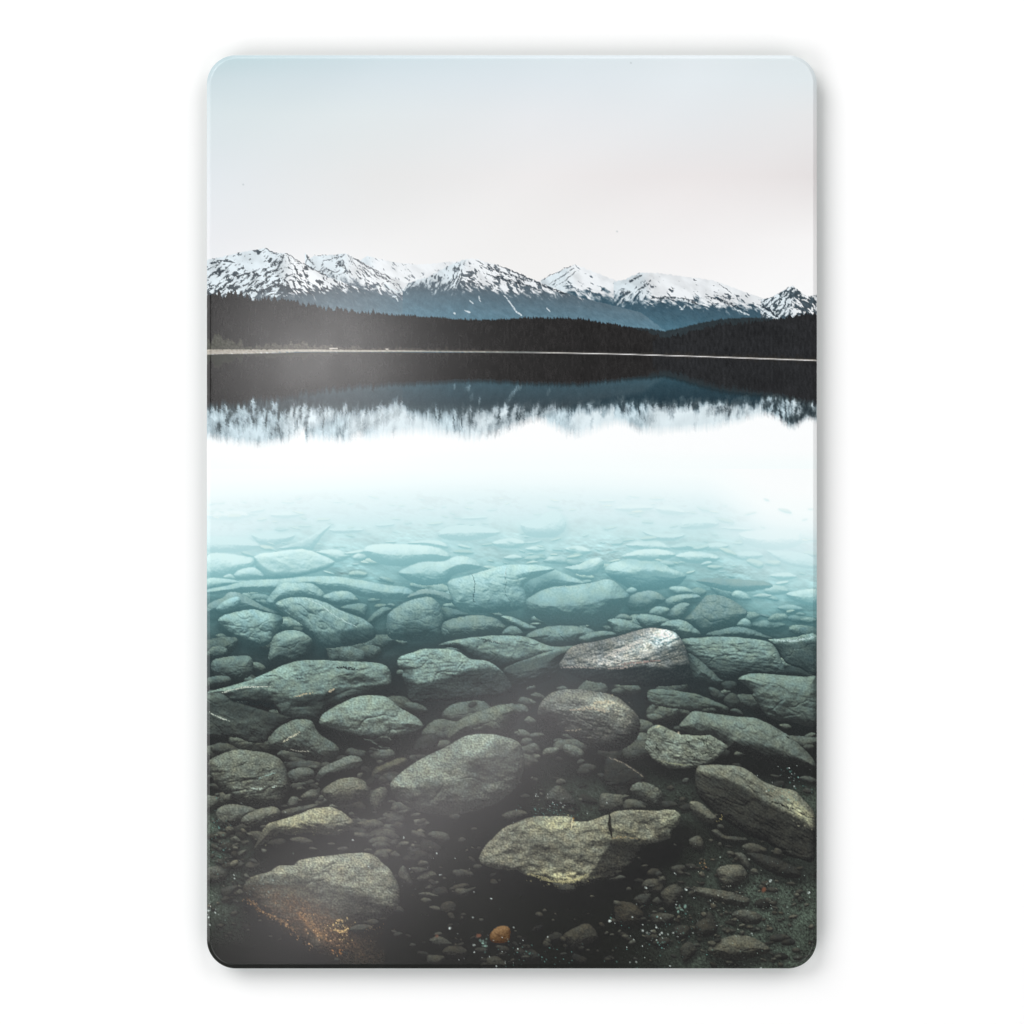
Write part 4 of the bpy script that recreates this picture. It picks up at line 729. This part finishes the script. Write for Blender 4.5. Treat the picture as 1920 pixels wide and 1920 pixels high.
# ---------------------------------------------------------------- materials
def principled(name):
    m = bpy.data.materials.new(name); m.use_nodes = True
    return m, m.node_tree.nodes, m.node_tree.links, m.node_tree.nodes['Principled BSDF']


def noise(n, l, scale, detail, lo, hi, out):
    tx = n.new('ShaderNodeTexCoord'); t = n.new('ShaderNodeTexNoise'); t.inputs['Scale'].default_value = scale; t.inputs['Detail'].default_value = detail
    l.new(tx.outputs['Object'], t.inputs['Vector'])
    r = n.new('ShaderNodeMapRange'); r.inputs['To Min'].default_value = lo; r.inputs['To Max'].default_value = hi
    l.new(t.outputs['Fac'], r.inputs['Value']); l.new(r.outputs['Result'], out)
    return t


ink, n, l, p = principled('ink_under_gloss')
at = n.new('ShaderNodeAttribute'); at.attribute_name = 'ink'
l.new(at.outputs['Color'], p.inputs['Base Color'])
p.inputs['Roughness'].default_value = .6; p.inputs['Specular IOR Level'].default_value = 0
p.inputs['Coat Weight'].default_value = 1; p.inputs['Coat IOR'].default_value = 1.5
noise(n, l, 30, 3, .15, .19, p.inputs['Coat Roughness'])
body_m, n, l, p = principled('green_edged_glass')
p.inputs['Base Color'].default_value = (.22, .34, .31, 1); p.inputs['Roughness'].default_value = .12
noise(n, l, 60, 2, .10, .16, p.inputs['Roughness'])
wall_m, n, l, p = principled('white_wall_paint')
p.inputs['Base Color'].default_value = (.85, .85, .85, 1); p.inputs['Specular IOR Level'].default_value = .1
noise(n, l, 90, 4, .75, .9, p.inputs['Roughness'])
steel_m, n, l, p = principled('brushed_steel')
p.inputs['Base Color'].default_value = (.5, .5, .5, 1); p.inputs['Metallic'].default_value = 1
noise(n, l, 200, 2, .3, .4, p.inputs['Roughness'])


def link(name, me, mat, parent=None):
    o = bpy.data.objects.new(name, me); S.collection.objects.link(o)
    if mat: me.materials.append(mat)
    o.parent = parent
    return o


def box(name, lo, hi, mat, parent=None):
    v = [(x, y, z) for x in (lo[0], hi[0]) for y in (lo[1], hi[1]) for z in (lo[2], hi[2])]
    f = [(0, 1, 3, 2), (4, 6, 7, 5), (0, 4, 5, 1), (2, 3, 7, 6), (0, 2, 6, 4), (1, 5, 7, 3)]
    me = bpy.data.meshes.new(name); me.from_pydata(v, [], f)
    return link(name, me, mat, parent)


wall = box('wall', (-2.5, 0, -2.5), (2.5, .12, 2.5), wall_m)
wall['kind'] = 'structure'

# ---------------------------------------------------------------- the glass print
root = bpy.data.objects.new('glass_print', None); S.collection.objects.link(root)
root['label'] = 'upright frameless glass print with rounded corners showing a mountain lake with stones'
root['category'] = 'wall print'

RAD, BEV = 54.0, 8.0
cu, cv = (U0 + U1) / 2, (V0 + V1) / 2; hu, hv = (U1 - U0) / 2, (V1 - V0) / 2


def edge_distance(u, v):
    """distance inside the rounded outline, and the direction outwards"""
    a = np.abs(u - cu) - (hu - RAD); b = np.abs(v - cv) - (hv - RAD)
    pa, pb = np.maximum(a, 0), np.maximum(b, 0); r = np.sqrt(pa * pa + pb * pb)
    d = RAD - r - np.minimum(np.maximum(a, b), 0)
    corner = (a > 0) & (b > 0)
    nu = np.where(corner, pa / np.maximum(r, 1e-6), (a >= b) * 1.0); nv = np.where(corner, pb / np.maximum(r, 1e-6), (a < b) * 1.0)
    return d, nu * np.sign(u - cu), nv * np.sign(v - cv)


PX = X.astype(np.float64); PY = Y.astype(np.float64)
D, OU, OV = edge_distance(PX, PY)
out = D < 0
PX = PX + np.where(out, OU * D, 0); PY = PY + np.where(out, OV * D, 0)      # pull the corner cells onto the outline
D = np.maximum(D, 0)
# bevel: a steep ground edge, its inner crease slightly eased
tt = np.clip((BEV - D) / BEV, 0, 1) * BEV
DEPTH = .8 * (np.sqrt(tt * tt + 1.2 ** 2) - 1.2)
slope = .8 * tt / np.sqrt(tt * tt + 1.2 ** 2)
NRM = np.stack([OU * slope, -np.ones_like(slope), -OV * slope], -1); NRM /= np.linalg.norm(NRM, axis=-1, keepdims=True)
P3 = np.stack([(PX - 960) * MM, FRONT + DEPTH * MM, (960 - PY) * MM], -1).reshape(-1, 3)
lin = np.where(IMG <= .04045, IMG / 12.92, ((IMG + .055) / 1.055) ** 2.4) / GAIN
lin = np.clip(lin - .0065, .0012, .93)       # the glass itself mirrors about this much of the bright room
COL = np.concatenate([lin, np.ones(lin.shape[:2] + (1,))], -1).astype(np.float32).reshape(-1, 4)
NR = NRM.reshape(-1, 3)
idx = np.arange((NV + 1) * (NU + 1)).reshape(NV + 1, NU + 1)
quads = np.stack([idx[:-1, :-1], idx[1:, :-1], idx[1:, 1:], idx[:-1, 1:]], -1).reshape(-1, 4)
dq = D.reshape(-1)[quads]
fid = ID[:-1, :-1].reshape(-1).copy()
keep = dq.max(1) > .02
rim = new_id('bevelled_edge')
fid[dq.mean(1) < BEV] = rim

# at most about a hundred stones are parts of their own; the smallest stay in the bed's sheet
cnt = np.bincount(fid[keep], minlength=len(NAMES))
stones = sorted([k for k in NAMES if NAMES[k].split('|')[0] == 'printed_stone'], key=lambda k: -cnt[k])
pebs = [k for k in NAMES if NAMES[k].split('|')[0] == 'printed_pebble']
for k in stones[98:] + [k for k in NAMES if cnt[k] < 60]:
    if k in stones or k in pebs or NAMES[k].startswith('printed_mountain'): fid[fid == k] = k_bed if not NAMES[k].startswith('printed_mountain') else k_sky


def sheet(name, q, parent, smooth=False):
    vs, inv = np.unique(q, return_inverse=True); nf = len(q)
    me = bpy.data.meshes.new(name)
    me.vertices.add(len(vs)); me.vertices.foreach_set('co', P3[vs].astype(np.float32).ravel())
    me.loops.add(nf * 4); me.loops.foreach_set('vertex_index', inv.astype(np.int32).ravel())
    me.polygons.add(nf); me.polygons.foreach_set('loop_start', np.arange(0, nf * 4, 4, dtype=np.int32))
    me.update(calc_edges=True)
    a = me.attributes.new('ink', 'FLOAT_COLOR', 'POINT'); a.data.foreach_set('color', COL[vs].ravel())
    me.polygons.foreach_set('use_smooth', np.full(nf, smooth))
    if smooth: me.normals_split_custom_set_from_vertices(NR[vs].tolist())
    return link(name, me, ink, parent)


# body: the outline carried back to the rear face
an = np.linspace(0, np.pi / 2, 25)
oc = []
for sx, sy, a0 in ((1, 1, 0), (-1, 1, np.pi / 2), (-1, -1, np.pi), (1, -1, 1.5 * np.pi)):
    for t in an: oc.append((cu + sx * (hu - RAD) + RAD * np.cos(a0 + t), cv + sy * (hv - RAD) + RAD * np.sin(a0 + t)))
yb = FRONT + DEPTH.max() * MM; back = yb + .0022
ring = [((u - 960) * MM, yb, (960 - v) * MM) for u, v in oc]
vv = ring + [(x, back - .0005, z) for x, y, z in ring] + [(x * .998, back, z * .9985) for x, y, z in ring]
N = len(oc); ff = []
for k in range(2):
    for i in range(N): ff.append((k * N + i, k * N + (i + 1) % N, (k + 1) * N + (i + 1) % N, (k + 1) * N + i))
ff.append(tuple(range(2 * N, 3 * N)))
me = bpy.data.meshes.new('glass_body'); me.from_pydata(vv, [], ff); me.validate()
link('glass_body', me, body_m, root)
for sx in (-1, 1):
    box('wall_mount', (sx * .09 - .03, back + .0001, .12), (sx * .09 + .03, -.0001, .16), steel_m, root)

order = [k for k in NAMES if k in (0, k_sky, k_bed)] + [k for k in NAMES if k not in (0, k_sky, k_bed)]
bed_o = None
oq = np.argsort(fid[keep], kind='stable'); qs = quads[keep][oq]; fs = fid[keep][oq]
for k in order:
    a, b = np.searchsorted(fs, k), np.searchsorted(fs, k, 'right')
    if b <= a: continue
    nm, _, lb = NAMES[k].partition('|')
    par = bed_o if nm in ('printed_stone', 'printed_pebble', 'printed_driftwood') else root
    o = sheet(nm, qs[a:b], par, k == rim)
    if lb: o['label'] = lb
    if k == k_bed: bed_o = o
